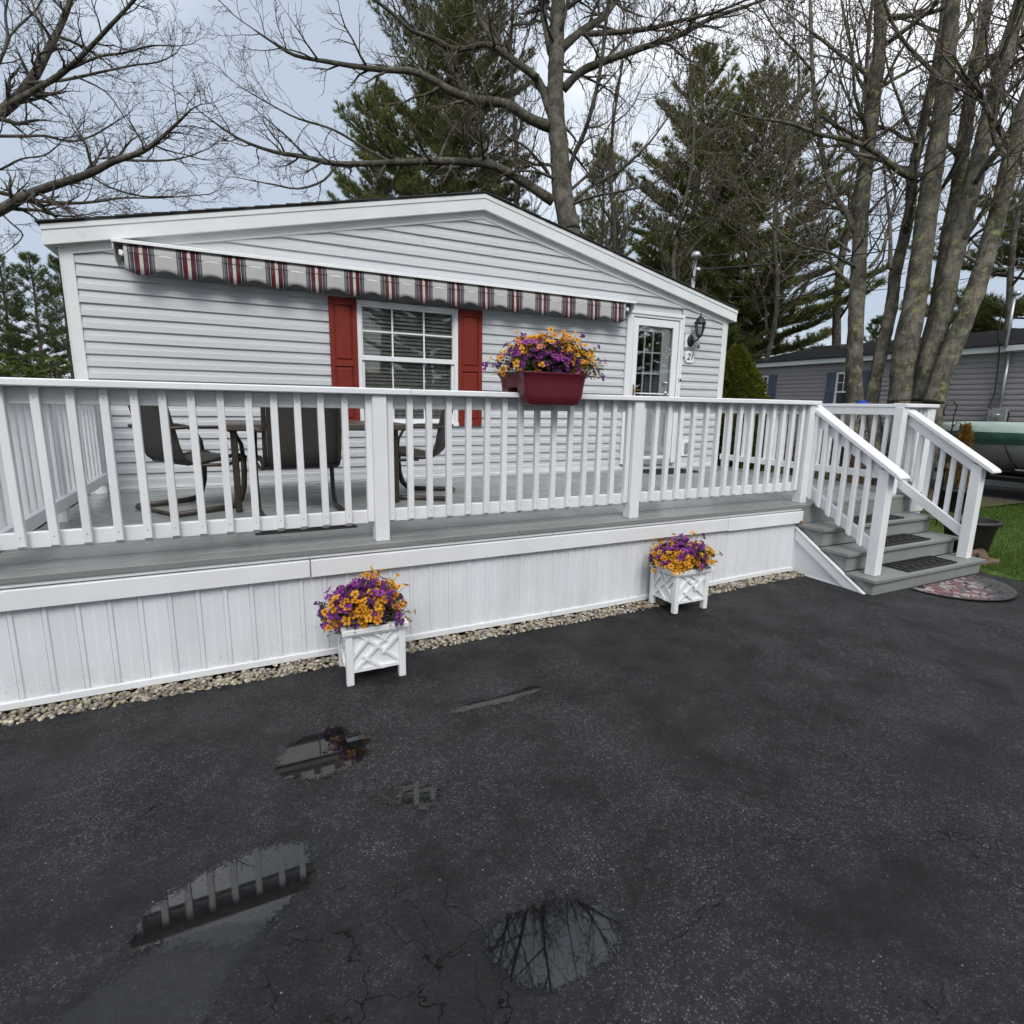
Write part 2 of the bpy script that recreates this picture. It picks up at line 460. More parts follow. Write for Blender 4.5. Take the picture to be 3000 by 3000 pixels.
def bark(name, dark, light, lich=.5, lichcol=(.19, .20, .085)):
    k = M(name)
    f = k.noise(2.6, 6, .75, k.pos((9, 9, 1.8))); g = k.noise(3.2, 5, .7)
    c = k.ramp(f, [(.36, dark), (.64, light)])
    c = k.mix(k.ramp(g, [(.46, 0.0), (.60, .65)]), c, tuple(x*1.65 for x in light))
    if lich:
        ms = k.ramp(k.noise(1.9, 5, .75), [(.50, 0.0), (.62, .75)])
        c = k.mix(ms, c, (.040, .042, .020))
        l = k.ramp(k.noise(6.5, 5, .8), [(.555, 0.0), (.61, lich)])
        c = k.mix(l, c, lichcol)
    k.base(c).set(rough=.9, spec=.2); k.bump(f, 1.0, .05); return k.m
BARK_OAK = bark('grey_oak_bark', (.045, .040, .034), (.125, .115, .098), .4, (.20, .21, .10))
BARK_MAPLE = bark('lichen_maple_bark', (.055, .050, .040), (.165, .150, .124), .85, (.27, .29, .12))
BARK_PINE = bark('pine_bark', (.050, .040, .032), (.12, .095, .075), .0)
TWIG = simple('bare_twig', (.095, .074, .060), .85, 0, .3, 3)
TWIG_L = simple('bare_twig_left', (.080, .064, .056), .85, 0, .3, 3)
BUD = simple('brown_bud', (.24, .14, .06), .8, 0, .45, 2)
BUD_R = simple('red_maple_bud', (.12, .060, .045), .8, 0, .4, 2)
def leafmat(name, a, b, sub=.0, scale=1.2):
    k = M(name)
    oi = k.noise(scale, 4, .7); f2 = k.noise(30, 2)
    k.base(k.ramp(k.math('MULTIPLY_ADD', oi, .7, k.math('MULTIPLY', f2, .3)), [(.32, a), (.68, b)])).set(rough=.6, spec=.3)
    tl = k.n('ShaderNodeBsdfTranslucent'); k.t.links.new(k.b.inputs['Base Color'].links[0].from_socket, tl.inputs['Color'])
    mx = k.n('ShaderNodeMixShader', {0: .42, 1: k.b.outputs[0], 2: tl.outputs[0]})
    k.t.links.new(mx.outputs[0], k.o.inputs['Surface']); return k.m
NEEDLE = leafmat('pine_needles', (.085, .115, .036), (.215, .235, .078), scale=.45)
NEEDLE_W = leafmat('warm_pine_needles', (.105, .128, .036), (.235, .25, .082), scale=.5)
NEEDLE_FAR = leafmat('far_pine_needles', (.055, .080, .032), (.125, .155, .055), scale=.4)
SPRUCE = leafmat('dwarf_spruce_needles', (.055, .075, .008), (.17, .185, .022), scale=9)
RHODO = leafmat('rhododendron_leaf', (.055, .085, .020), (.17, .21, .055), scale=6)
FLEAF = leafmat('flower_leaf', (.035, .085, .015), (.14, .24, .05), scale=30)
YELLOWT = leafmat('yellow_spring_leaf', (.30, .20, .02), (.50, .36, .05), scale=2)
DRYP = leafmat('dry_yellow_foliage', (.14, .075, .018), (.34, .21, .05), scale=18)
GRASS = leafmat('grass_blade', (.055, .115, .016), (.14, .215, .04), scale=3)
def petal(name, a, b):
    k = M(name); oi = k.n('ShaderNodeObjectInfo')
    f = k.noise(90, 2)
    k.base(k.ramp(k.math('MULTIPLY_ADD', f, .5, k.math('MULTIPLY', oi.outputs['Random'], .5)), [(.25, a), (.75, b)])).set(rough=.6, spec=.25)
    tl = k.n('ShaderNodeBsdfTranslucent'); k.t.links.new(k.b.inputs['Base Color'].links[0].from_socket, tl.inputs['Color'])
    mx = k.n('ShaderNodeMixShader', {0: .25, 1: k.b.outputs[0], 2: tl.outputs[0]})
    k.t.links.new(mx.outputs[0], k.o.inputs['Surface']); return k.m
PET_Y = petal('golden_petal', (.58, .22, .012), (.82, .42, .03))
PET_P = petal('magenta_petal', (.16, .016, .17), (.33, .06, .34))
PET_D = petal('deep_purple_petal', (.045, .010, .075), (.13, .028, .18))
THROAT_Y = simple('dark_orange_throat', (.20, .045, .008), .7)
THROAT_P = simple('violet_throat', (.035, .004, .045), .7)
# ================================================================== SETTING
def sstep(a, b, x):
    t = max(0.0, min(1.0, (x-a)/(b-a))); return t*t*(3-2*t)
def drive_z(x, y):
    return 0.05*sstep(-2.4, -.3, x)*sstep(-2.4, -.9, y)

# ground sheet to the horizon (leaf litter and rough grass), lawn, driveway
me = raw_mesh('ground', [(-500, -500, -.06), (500, -500, -.06), (500, 500, -.06), (-500, 500, -.06)], [(0, 1, 2, 3)])
props(mesh_obj('ground', me, LITTER), kind='structure')

def grid_sheet(name, xs, ys, zf, mat):
    V = [(x, y, zf(x, y)) for y in ys for x in xs]; n = len(xs)
    F = [(j*n+i, j*n+i+1, (j+1)*n+i+1, (j+1)*n+i) for j in range(len(ys)-1) for i in range(n-1)]
    o = mesh_obj(name, raw_mesh(name, V, F), mat, smooth=True)
    return props(o, kind='structure')

rnd = random.Random(3)
def drive_edge(x):   # wavy far edge of the asphalt beside the gravel strip
    return -.188 + .010*sin(x*3.1) + .006*sin(x*11.3+1)
xs = [-16, -12, -9, -8] + [-7.5+.125*i for i in range(75)]            # to x = 1.75
ys = [-30, -20, -12, -8, -6, -5] + [-4.5+.15*i for i in range(29)]    # to y = -.3
V = []; 
cols = ys + ['edge']
for y in cols:
    for x in xs:
        yy = drive_edge(x) if y == 'edge' else y
        if y == 'edge' and x > -.05: yy = .3
        xx = 1.72+.025*sin(yy*7) if x >= 1.7 else x
        V.append((xx, yy, drive_z(x, yy)))
n = len(xs)
F = [(j*n+i, j*n+i+1, (j+1)*n+i+1, (j+1)*n+i) for j in range(len(cols)-1) for i in range(n-1)]
props(mesh_obj('driveway', raw_mesh('driveway', V, F), ASPHALT, smooth=True), kind='structure')

V = []; F = []
ly = [-30, -12, -6, -4, -3, -2.4, -2, -1.7, -1.5, -1.35, -1.2, -1.05, -.9, -.75, -.5, 0, 1, 2, 3, 4, 6, 9, 14, 25, 60]
lxs = [1.70, 1.78, 1.95, 2.3, 3, 4, 5, 6, 7, 7.6]
for y in ly:
    for i, x in enumerate(lxs):
        xx = x + (.03*sin(y*9)+.02*sin(y*23) if i < 2 else 0)
        V.append((xx, y, .02 if i == 0 else .055+.02*sin(x*1.3+y)))
n = len(lxs)
F = [(j*n+i, j*n+i+1, (j+1)*n+i+1, (j+1)*n+i) for j in range(len(ly)-1) for i in range(n-1)]
props(mesh_obj('lawn', raw_mesh('lawn', V, F), LAWN, smooth=True), kind='structure')
grid_sheet('neighbour_driveway', [7.55, 8.5, 9.98], [-20, -5, 0, 2, 3.4, 3.75], lambda x, y: .03, simple('neighbour_asphalt', (.062, .062, .066), .8, 0, .25, 12, (90, .4)))
grid_sheet('garden_bed', [2.05, 3, 4, 5, 6, 7.5], [1.1, 2, 3, 4, 5, 6, 8], lambda x, y: .085+.02*sin(x*5)*cos(y*4), LITTER)
grid_sheet('side_lawn', [7.5, 8.6, 9.98], [3.8, 6, 10, 30], lambda x, y: .04, LAWN)

# ---- pebbles of the drainage strip (nobody could count them: one object)
def pebbles():
    bm = bmesh.new(); bmesh.ops.create_icosphere(bm, subdivisions=1, radius=1.0)
    ico = np.array([v.co[:] for v in bm.verts]); fac = np.array([[v.index for v in f.verts] for f in bm.faces]); bm.free()
    g = np.random.default_rng(5); VV = []; FF = []; cols = []; nv = 0
    pal = np.array([(.42, .37, .28), (.30, .26, .20), (.52, .49, .42), (.22, .20, .17), (.36, .28, .18), (.46, .44, .40), (.16, .14, .12), (.55, .48, .34)])
    for layer, cnt in ((0, 2000), (1, 2000), (2, 500)):
        for i in range(cnt):
            x = g.uniform(-7.2, .02); y = g.uniform(-.200, -.05)
            s = g.uniform(.0075, .0165)
            ax = s*np.array([g.uniform(.9, 1.5), g.uniform(.7, 1.1), g.uniform(.5, .8)])
            a = g.uniform(0, 6.28); R = np.array([[cos(a), -sin(a), 0], [sin(a), cos(a), 0], [0, 0, 1]])
            p = (ico*ax*(1+g.normal(0, .09, (len(ico), 1)))) @ R.T
            z = -.012+layer*.011+g.uniform(0, .008)+drive_z(x, y)
            VV.append(p+[x, y, z]); FF.append(fac+nv); nv += len(ico)
            cols.append(np.repeat([pal[g.integers(len(pal))]*g.uniform(.7, 1.15)], len(fac)*3, axis=0))
    me = raw_mesh('gravel', np.concatenate(VV), np.concatenate(FF), fast=True)
    ca = me.color_attributes.new('tone', 'FLOAT_COLOR', 'CORNER')
    c = np.concatenate(cols); c = np.concatenate([c, np.ones((len(c), 1))], axis=1)
    ca.data.foreach_set('color', c.astype(np.float32).ravel())
    k = M('river_pebble'); a = k.n('ShaderNodeVertexColor', layer_name='tone')
    k.base(k.mix(k.ramp(k.noise(90, 4), [(.45, 0.0), (.65, .4)]), a.outputs['Color'], (.16, .13, .09))).set(rough=.5)
    props(mesh_obj('gravel', me, k.m, smooth=True), 'tan and grey pebbles in the strip along the deck skirting', None, kind='stuff')
pebbles()
g = grid_sheet('gravel_bed', [-16, -7.4, -3, -.02], [-.3, -.2, .2], lambda x, y: -.02 + drive_z(x, y), SOIL)

# ---- rain puddles on the asphalt
def puddle(outline, seed, mat=None):
    pts = [Vector((x, y)) for x, y in outline]
    # resample closed outline smoothly
    n = len(pts); dense = []
    for i in range(n):
        p0, p1, p2, p3 = pts[i-1], pts[i], pts[(i+1) % n], pts[(i+2) % n]
        for t in np.linspace(0, 1, 8, endpoint=False):
            t2, t3 = t*t, t*t*t
            dense.append(.5*((2*p1)+(p2-p0)*t+(2*p0-5*p1+4*p2-p3)*t2+(3*p1-p0-3*p2+p3)*t3))
    x0 = min(p.x for p in dense)-.12; x1 = max(p.x for p in dense)+.12; y0 = min(p.y for p in dense)-.12; y1 = max(p.y for p in dense)+.12
    st = .02; nx = int((x1-x0)/st)+2; ny = int((y1-y0)/st)+2
    P = np.array([(p.x, p.y) for p in dense]); Q = np.roll(P, -1, 0)
    V = []; E = []
    for j in range(ny):
        for i in range(nx):
            x, y = x0+i*st, y0+j*st
            c = ((P[:, 1] > y) != (Q[:, 1] > y)) & (x < (Q[:, 0]-P[:, 0])*(y-P[:, 1])/(Q[:, 1]-P[:, 1]+1e-12)+P[:, 0])
            ins = c.sum() % 2
            dd = Q-P; t = np.clip(((x-P[:, 0])*dd[:, 0]+(y-P[:, 1])*dd[:, 1])/((dd**2).sum(1)+1e-12), 0, 1)
            d = np.sqrt(((P[:, 0]+t*dd[:, 0]-x)**2+(P[:, 1]+t*dd[:, 1]-y)**2).min())
            V.append((x, y, .004+.002*(mat is not None))); E.append(.5+(d if ins else -d)/.24)
    F = [(j*nx+i, j*nx+i+1, (j+1)*nx+i+1, (j+1)*nx+i) for j in range(ny-1) for i in range(nx-1)
         if max(E[j*nx+i], E[j*nx+i+1], E[(j+1)*nx+i+1], E[(j+1)*nx+i]) > 0]
    me = raw_mesh('puddle', V, F)
    at_ = me.attributes.new('edge', 'FLOAT', 'POINT'); at_.data.foreach_set('value', np.clip(np.array(E, np.float32), 0, 1))
    props(mesh_obj('puddle', me, mat or WATER), kind='structure')
puddle([(-5.16, -1.72), (-5.118, -1.671), (-5.047, -1.626), (-4.923, -1.574), (-4.798, -1.554), (-4.69, -1.606), (-4.675, -1.701), (-4.72, -1.79), (-4.81, -1.865), (-4.90, -1.90), (-5.0, -1.86), (-5.10, -1.82), (-5.17, -1.79)], 1)
puddle([(-5.05, -1.82), (-4.84, -1.87), (-4.90, -1.99), (-5.0, -2.12), (-5.15, -2.3), (-5.45, -2.2), (-5.38, -2.02), (-5.2, -1.9)], 6, DAMP)
puddle([(-4.221, -2.234), (-4.12, -2.19), (-3.981, -2.18), (-3.87, -2.26), (-3.86, -2.378), (-3.96, -2.42), (-4.11, -2.43), (-4.21, -2.35)], 2)
puddle([(-4.74, -1.10), (-4.662, -.95), (-4.507, -.864), (-4.37, -.98), (-4.40, -1.176), (-4.584, -1.231)], 3)
puddle([(-4.31, -1.51), (-4.215, -1.46), (-4.155, -1.533), (-4.238, -1.585)], 4)
puddle([(-3.88, -.985), (-3.629, -.950), (-3.38, -.940), (-3.40, -.975), (-3.65, -1.005)], 5)
# ================================================================== HOUSE
WY = 2.85                      # front wall plane
HX0, HX1, HXC = -6.072, 1.825, -2.124
GZ, GS = 3.683, 0.2235         # underside of the frieze at the ridge, roof slope
HDEEP = 15.0
house = thing('mobile_home', 'single storey light grey sided home with white gable and red shutters', 'house', (HXC, WY, 0))

WIN = (-3.575, -2.421, 1.33, 2.668)      # window opening x0 x1 z0 z1
DOOR = (-0.005, 0.966, 0.80, 2.87)
wall = boxes('wall', [
    (HX0+.01, WIN[0]+.03, WY+.012, WY+.12, .2, 2.86),
    (WIN[1]-.03, DOOR[0]+.05, WY+.012, WY+.12, .2, 2.86),
    (DOOR[1]-.05, HX1-.01, WY+.012, WY+.12, .2, 2.86),
    (WIN[0]+.03, WIN[1]-.03, WY+.012, WY+.12, .2, WIN[2]+.03), (WIN[0]+.03, WIN[1]-.03, WY+.012, WY+.12, WIN[3]-.03, 2.86),
    (DOOR[0]+.05, DOOR[1]-.05, WY+.012, WY+.12, .2, DOOR[2]), (DOOR[0]+.05, DOOR[1]-.05, WY+.012, WY+.12, DOOR[3]-.05, 2.86),
    (HX0+.01, HX0+.13, WY+.13, WY+HDEEP, .2, 2.86), (HX1-.13, HX1-.01, WY+.13, WY+HDEEP, .2, 2.86),
], SIDING, house, 0)
prism('gable_wall', [(HX0+.02, 2.862), (HX1-.02, 2.862), (HXC, GZ+.08)], 'y', WY+.012, WY+.11, SIDING, house)
boxes('room', [(WIN[0]-.3, WIN[1]+.3, WY+.9, WY+.95, 1.0, 2.9), (DOOR[0]-.1, DOOR[1]+.2, WY+.5, WY+.55, .7, 2.9),
               (WIN[0]-.35, WIN[0]-.3, WY+.13, WY+.95, 1.0, 2.9), (WIN[1]+.3, WIN[1]+.35, WY+.13, WY+.95, 1.0, 2.9),
               (WIN[0]-.3, WIN[1]+.3, WY+.13, WY+.95, .95, 1.0), (WIN[0]-.3, WIN[1]+.3, WY+.13, WY+.95, 2.9, 2.95)], DARKROOM, house, 0)

CH = .1097
def course(x0, x1, z0, z1, slope=True):
    """one dutch-lap siding course as a mesh: lower face proud, upper part leaning back under the next course"""
    prof = [(z0+.012, .003), (z0, .0225), (z0+.050, .019), (z0+.060, .010), (z1+.008, .002)]
    n = max(2, int((x1-x0)/.45)); V = []
    for j, (z, off) in enumerate(prof):
        e = (GZ-z)/GS
        a, b = (max(x0, HXC-e), min(x1, HXC+e)) if slope else (x0, x1)
        if b < a: a = b = (a+b)/2
        for i in range(n+1):
            x = a+(b-a)*i/n
            wv = .0016*sin(x*2.3+z0*9)+.0010*sin(x*5.9+z0*31)
            V.append((x, WY-off-wv*(1 if j in (1, 2) else .3), z+(.0012*sin(x*3.7+z0*17) if j in (0, 1) else 0)))
    m_ = n+1
    F = [(j*m_+i, j*m_+i+1, (j+1)*m_+i+1, (j+1)*m_+i) for j in range(len(prof)-1) for i in range(n)]
    F += [tuple(j*m_ for j in range(len(prof))), tuple(j*m_+n for j in range(len(prof)-1, -1, -1))]
    return V, F
jr = random.Random(8)
for k in range(7, 34):
    z0 = .0089+CH*k; z1 = z0+CH
    if z0 > GZ-.02: break
    e = (GZ-z0)/GS
    a, b = max(HX0+.085, HXC-e), min(HX1-.085, HXC+e)
    cuts = []
    if z1 > WIN[2] and z0 < WIN[3]: cuts.append((WIN[0], WIN[1]))
    if z1 > DOOR[2] and z0 < DOOR[3]: cuts.append((DOOR[0], DOOR[1]))
    segs = []; x = a
    for c0, c1 in cuts: segs.append((x, c0)); x = c1
    segs.append((x, b))
    for s0, s1 in segs:
        parts = [(s0, s1)]
        if s1-s0 > 3.2 and k % 2 == 0:
            j = s0+(s1-s0)*jr.uniform(.25, .8); parts = [(s0, j-.0015), (j+.0015, s1)]
        for q0, q1 in parts:
            V, F = course(q0, q1, z0, z1)
            mesh_obj('siding_board', raw_mesh('siding_board', V, F), SIDING, house, True)
for s, x in ((-1, HX0), (1, HX1)):
    xa, xb = (x-.004, x+.09) if s < 0 else (x-.09, x+.004)
    boxes('corner_trim', [(xa, xb, WY-.028, WY+.01, .76, 2.83), (x-.012 if s < 0 else x-.002, x+.002 if s < 0 else x+.012, WY-.028, WY+.09, .76, 2.83)], TRIM, house, .002)
boxes('base_trim', [(HX0+.02, HX1-.02, WY-.034, WY, .735, .764), (HX0+.02, HX1-.02, WY-.022, WY+.01, .767, .785)], VINYL, house, .002)
boxes('base_flashing', [(HX0, HX1, WY-.030, WY+.01, .19, .732)], TRIM, house, .002)

# ---- roof, rake fascia, soffit, frieze
OV, EAVE = .10, .095
ROOFT = 3.925                          # top of fascia at the ridge on the rake plane
def rz(x, top): return top-GS*abs(x-HXC)
ex0, ex1 = HX0-EAVE, HX1+EAVE
FY = WY-OV
for s, xe in ((-1, ex0), (1, ex1)):
    # rake fascia in three profiled strips
    prism('rake_fascia', [(HXC, ROOFT-.04), (xe, rz(xe, ROOFT-.04)), (xe, rz(xe, ROOFT-.172)), (HXC, ROOFT-.172)], 'y', FY, FY+.03, TRIM, house, bevel=.002)
    prism('drip_edge', [(HXC, ROOFT), (xe-.004*s*-1, rz(xe, ROOFT)), (xe-.004*s*-1, rz(xe, ROOFT-.055)), (HXC, ROOFT-.055)], 'y', FY-.009, FY+.02, TRIM, house, bevel=.002)
    prism('soffit', [(HXC, ROOFT-.163), (xe, rz(xe, ROOFT-.163)), (xe, rz(xe, ROOFT-.150)), (HXC, ROOFT-.150)], 'y', FY+.028, WY+.02, SOFFIT, house)
    prism('frieze_board', [(HXC, GZ+.12), (HXC+s*3.96, GZ+.12-GS*3.96), (HXC+s*3.96, GZ-GS*3.96-.002), (HXC, GZ-.002)], 'y', WY-.030, WY+.01, TRIM, house, bevel=.002)
    box('eave_fascia', min(xe, xe-s*.025), max(xe, xe-s*.025), FY+.03, WY+HDEEP, rz(xe, ROOFT-.172), rz(xe, ROOFT-.02), TRIM, house, .002)
    box('eave_soffit', min(xe-s*.025, xe-s*.12), max(xe-s*.025, xe-s*.12), FY+.032, WY+HDEEP, rz(xe, ROOFT-.165), rz(xe, ROOFT-.155), SOFFIT, house, 0)
roof = mesh_obj('roof', raw_mesh('roof', [(ex0-.02, FY-.012, rz(ex0-.02, ROOFT+.004)), (HXC, FY-.012, ROOFT+.004), (ex1+.02, FY-.012, rz(ex1+.02, ROOFT+.004)),
    (ex0-.02, WY+HDEEP, rz(ex0-.02, ROOFT+.004)), (HXC, WY+HDEEP, ROOFT+.004), (ex1+.02, WY+HDEEP, rz(ex1+.02, ROOFT+.004)),
    (ex0-.02, FY-.012, rz(ex0-.02, ROOFT-.012)), (HXC, FY-.012, ROOFT-.012), (ex1+.02, FY-.012, rz(ex1+.02, ROOFT-.012)),
    (ex0-.02, WY+HDEEP, rz(ex0-.02, ROOFT-.012)), (HXC, WY+HDEEP, ROOFT-.012), (ex1+.02, WY+HDEEP, rz(ex1+.02, ROOFT-.012))],
    [(0, 1, 4, 3), (1, 2, 5, 4), (6, 9, 10, 7), (7, 10, 11, 8), (0, 6, 7, 1), (1, 7, 8, 2), (0, 3, 9, 6), (2, 8, 11, 5)]), SHINGLE, house, True)
sr = random.Random(2)
for s, xe in ((-1, ex0), (1, ex1)):
    nC = 29; half = abs(xe-HXC)+.03
    for i in range(nC):
        d0 = half-half*i/nC; d1 = max(0, d0-half/nC-.06)
        jut = sr.uniform(.004, .022)
        za = ROOFT+.006-GS*d0; zb = ROOFT+.006-GS*d1
        V = [(HXC+s*d0, FY-.012-jut, za+.014), (HXC+s*d1, FY-.012-jut, zb+.002), (HXC+s*d1, WY+HDEEP, zb+.002), (HXC+s*d0, WY+HDEEP, za+.014),
             (HXC+s*d0, FY-.012-jut, za), (HXC+s*d1, FY-.012-jut, zb), (HXC+s*d1, WY+HDEEP, zb), (HXC+s*d0, WY+HDEEP, za)]
        mesh_obj('shingle_course', raw_mesh('shingle_course', V, [(0, 1, 2, 3), (4, 7, 6, 5), (0, 4, 5, 1), (0, 3, 7, 4), (1, 5, 6, 2), (2, 6, 7, 3)]), SHINGLE, roof, True)

# ---- window
win = boxes('window', [(WIN[0], WIN[1], WY-.032, WY+.03, WIN[3]-.045, WIN[3]), (WIN[0], WIN[0]+.045, WY-.032, WY+.03, WIN[2]+.045, WIN[3]-.045),
                       (WIN[1]-.045, WIN[1], WY-.032, WY+.03, WIN[2]+.045, WIN[3]-.045), (WIN[0]-.006, WIN[1]+.006, WY-.042, WY+.03, WIN[2], WIN[2]+.045)], VINYL, house, .004)
boxes('sash_upper', [(WIN[0]+.045, WIN[1]-.045, WY-.012, WY+.03, 2.605, WIN[3]-.045), (WIN[0]+.045, WIN[0]+.062, WY-.012, WY+.03, 2.10, 2.605), (WIN[1]-.062, WIN[1]-.045, WY-.012, WY+.03, 2.10, 2.605)], VINYL, win, .002)
boxes('meeting_rail', [(WIN[0]+.028, WIN[1]-.028, WY-.026, WY+.03, 2.045, 2.098)], VINYL, win, .004)
boxes('sash_lower', [(WIN[0]+.045, WIN[0]+.075, WY-.004, WY+.035, WIN[2]+.085, 2.045), (WIN[1]-.075, WIN[1]-.045, WY-.004, WY+.035, WIN[2]+.085, 2.045), (WIN[0]+.045, WIN[1]-.045, WY-.004, WY+.035, WIN[2]+.045, WIN[2]+.085)], VINYL, win, .003)
for x in (-3.184, -2.822):
    box('muntin', x-.009, x+.009, WY+.004, WY+.020, 2.098, 2.605, PLASTIC_W, win, .002)
    box('muntin', x-.007, x+.007, WY+.024, WY+.036, WIN[2]+.085, 2.045, PLASTIC_W, win, .002)
box('muntin', WIN[0]+.062, WIN[1]-.062, WY+.003, WY+.021, 2.348, 2.366, PLASTIC_W, win, .002)
box('pane', WIN[0]+.06, WIN[1]-.06, WY+.022, WY+.0235, 2.098, 2.605, GLASS, win, 0)
box('pane', WIN[0]+.07, WIN[1]-.07, WY+.0375, WY+.039, WIN[2]+.085, 2.045, GLASS, win, 0)
bm = bmesh.new(); bm_box(bm, WIN[0]+.03, WIN[1]-.03, -.026, .026, -.0012, .0012)
slat_me = bm_mesh('blind_slat', bm); slat_me.materials.append(BLIND)
z = 2.60; i = 0
while z > 1.36:
    o = bpy.data.objects.new('blind_slat', slat_me); COL.objects.link(o)
    o.location = (0, WY+.078, z); o.rotation_euler = (radians(47+2*sin(i*2.3)), 0, radians(.15*sin(i))); world_child(o, win)
    z -= .0415; i += 1
for x in (-3.42, -2.70):
    box('blind_cord', x-.0015, x+.0015, WY+.048, WY+.051, 1.37, 2.61, PLASTIC_W, win, 0)

# ---- shutters
def shutter(x0, x1, z0, z1, nm='shutter'):
    zm = 1.998; t = .045
    s = boxes(nm, [(x0, x0+t, WY-.045, WY-.015, z0, z1), (x1-t, x1, WY-.045, WY-.015, z0, z1),
                   (x0+t, x1-t, WY-.045, WY-.015, z1-.075, z1), (x0+t, x1-t, WY-.045, WY-.015, z0, z0+.07), (x0+t, x1-t, WY-.045, WY-.015, zm-.028, zm+.028),
                   (x0+t-.002, x1-t+.002, WY-.029, WY-.015, z0+.06, z1-.06)], SHUTTER, house, .003)
    for a, b in ((z0+.07, zm-.028), (zm+.028, z1-.075)):
        V = []; o1, o2 = .010, .028
        for y, o_ in ((WY-.028, o1), (WY-.041, o2)):
            V += [(x0+t+o_, y, a+o_), (x1-t-o_, y, a+o_), (x1-t-o_, y, b-o_), (x0+t+o_, y, b-o_)]
        mesh_obj('shutter_panel', raw_mesh('shutter_panel', V, [(4, 5, 6, 7)]+[(j, (j+1) % 4, 4+(j+1) % 4, 4+j) for j in range(4)]), SHUTTER, s, True)
    return s
shutter(-3.862, -3.578, 1.335, 2.672); shutter(-2.418, -2.122, 1.335, 2.672)

# ---- door
dr = boxes('door', [(DOOR[0], .098, WY-.040, WY+.05, DOOR[2], DOOR[3]-.002), (.905, DOOR[1], WY-.040, WY+.05, DOOR[2], DOOR[3]-.002), (.098, .905, WY-.040, WY+.05, 2.795, DOOR[3]-.002)], VINYL, house, .005)
boxes('door_casing', [(DOOR[0]-.012, DOOR[0]+.028, WY-.055, WY-.02, .80, DOOR[3]+.004), (DOOR[0]-.012, DOOR[1]+.008, WY-.056, WY-.02, DOOR[3]-.04, DOOR[3]+.006), (DOOR[1]-.026, DOOR[1]+.010, WY-.055, WY-.02, .80, DOOR[3]+.004)], VINYL, dr, .004)
SD0, SD1 = .107, .897
boxes('storm_door_frame', [(SD0, SD0+.082, WY-.030, WY+.005, .80, 2.783), (SD1-.10, SD1, WY-.030, WY+.005, .80, 2.783), (SD0+.082, SD1-.10, WY-.030, WY+.005, 2.688, 2.783), (SD0+.082, SD1-.10, WY-.030, WY+.005, .80, .905)], VINYL, dr, .004)
box('storm_pane', SD0+.078, SD1-.096, WY-.014, WY-.0125, .90, 2.693, GLASS_D, dr, 0)
boxes('storm_grid', [(SD0+.082, SD1-.10, WY-.024, WY-.010, 1.775, 1.793)], PLASTIC_W, dr, .002)
# inner door with nine-light window
boxes('inner_door', [(.10, .205, WY+0.0250, WY+0.0650, .78, 2.79), (.640, .905, WY+0.0250, WY+0.0650, .78, 2.79), (.205, .640, WY+0.0250, WY+0.0650, 2.62, 2.79), (.205, .640, WY+0.0250, WY+0.0650, .78, 1.70)], VINYL, dr, .003)
boxes('inner_panel', [(.26, .42, WY+0.0170, WY+0.0270, .95, 1.50), (.48, .62, WY+0.0170, WY+0.0270, .95, 1.50)], VINYL, dr, .008)
boxes('inner_grid', [(x-.010, x+.010, WY+0.0200, WY+0.0400, 1.70, 2.62) for x in (.345, .490)]+[(.205, .640, WY+0.0190, WY+0.0410, z-.010, z+.010) for z in (2.345, 2.06)]+[(.190, .205, WY+0.0150, WY+0.0450, 1.69, 2.63), (.640, .655, WY+0.0150, WY+0.0450, 1.69, 2.63), (.19, .655, WY+0.0140, WY+0.0440, 2.62, 2.635), (.19, .655, WY+0.0140, WY+0.0440, 1.685, 1.70)], PLASTIC_W, dr, .002)
box('inner_pane', .20, .645, WY+0.0430, WY+0.0450, 1.70, 2.62, GLASS_D, dr, 0)
lathe('suncatcher', [(0, 0), (.014, .002), (.016, .01), (.016, .034), (.010, .046), (0, .048)], SCREEN, dr, (.42, WY+0.0100, 2.42), 14)
boxes('door_handle', [(.138, .158, WY-.050, WY-.030, 1.735, 1.90), (.140, .255, WY-.075, WY-.060, 1.818, 1.834), (.142, .156, WY-.066, WY-.045, 1.816, 1.836)], BRASS, dr, .005)
for z_, r_ in ((1.936, .026), (1.80, .029)):
    V, F = lathe_geo([(0, 0), (r_, 0), (r_, .012), (r_*.6, .02), (r_*.5, .035), (r_*.9, .05), (r_*.8, .065), (0, .07)], seg=16)
    V = [(.728+v[0], WY+.023-v[2], z_+v[1]) for v in V]
    mesh_obj('door_knob', raw_mesh('door_knob', V, F), CHROME, dr, True, True)
boxes('threshold', [(.02, .95, WY-.075, WY-.022, .785, .80), (.06, .93, WY-.05, WY-.022, .765, .785)], GALV, dr, .002)
box('kick_plate', .11, .895, WY-.036, WY-.024, .806, .865, METER, dr, .002)

# ---- fittings on the wall
b = thing('doorbell', 'small white and black doorbell on the door frame', 'doorbell', (.945, WY-.06, 2.0))
box('housing', .930, .962, WY-.072, WY-.056, 1.965, 2.045, PLASTIC_W, b, .003); box('button', .932, .960, WY-.079, WY-.072, 1.968, 2.0, BLACK, b, .002)

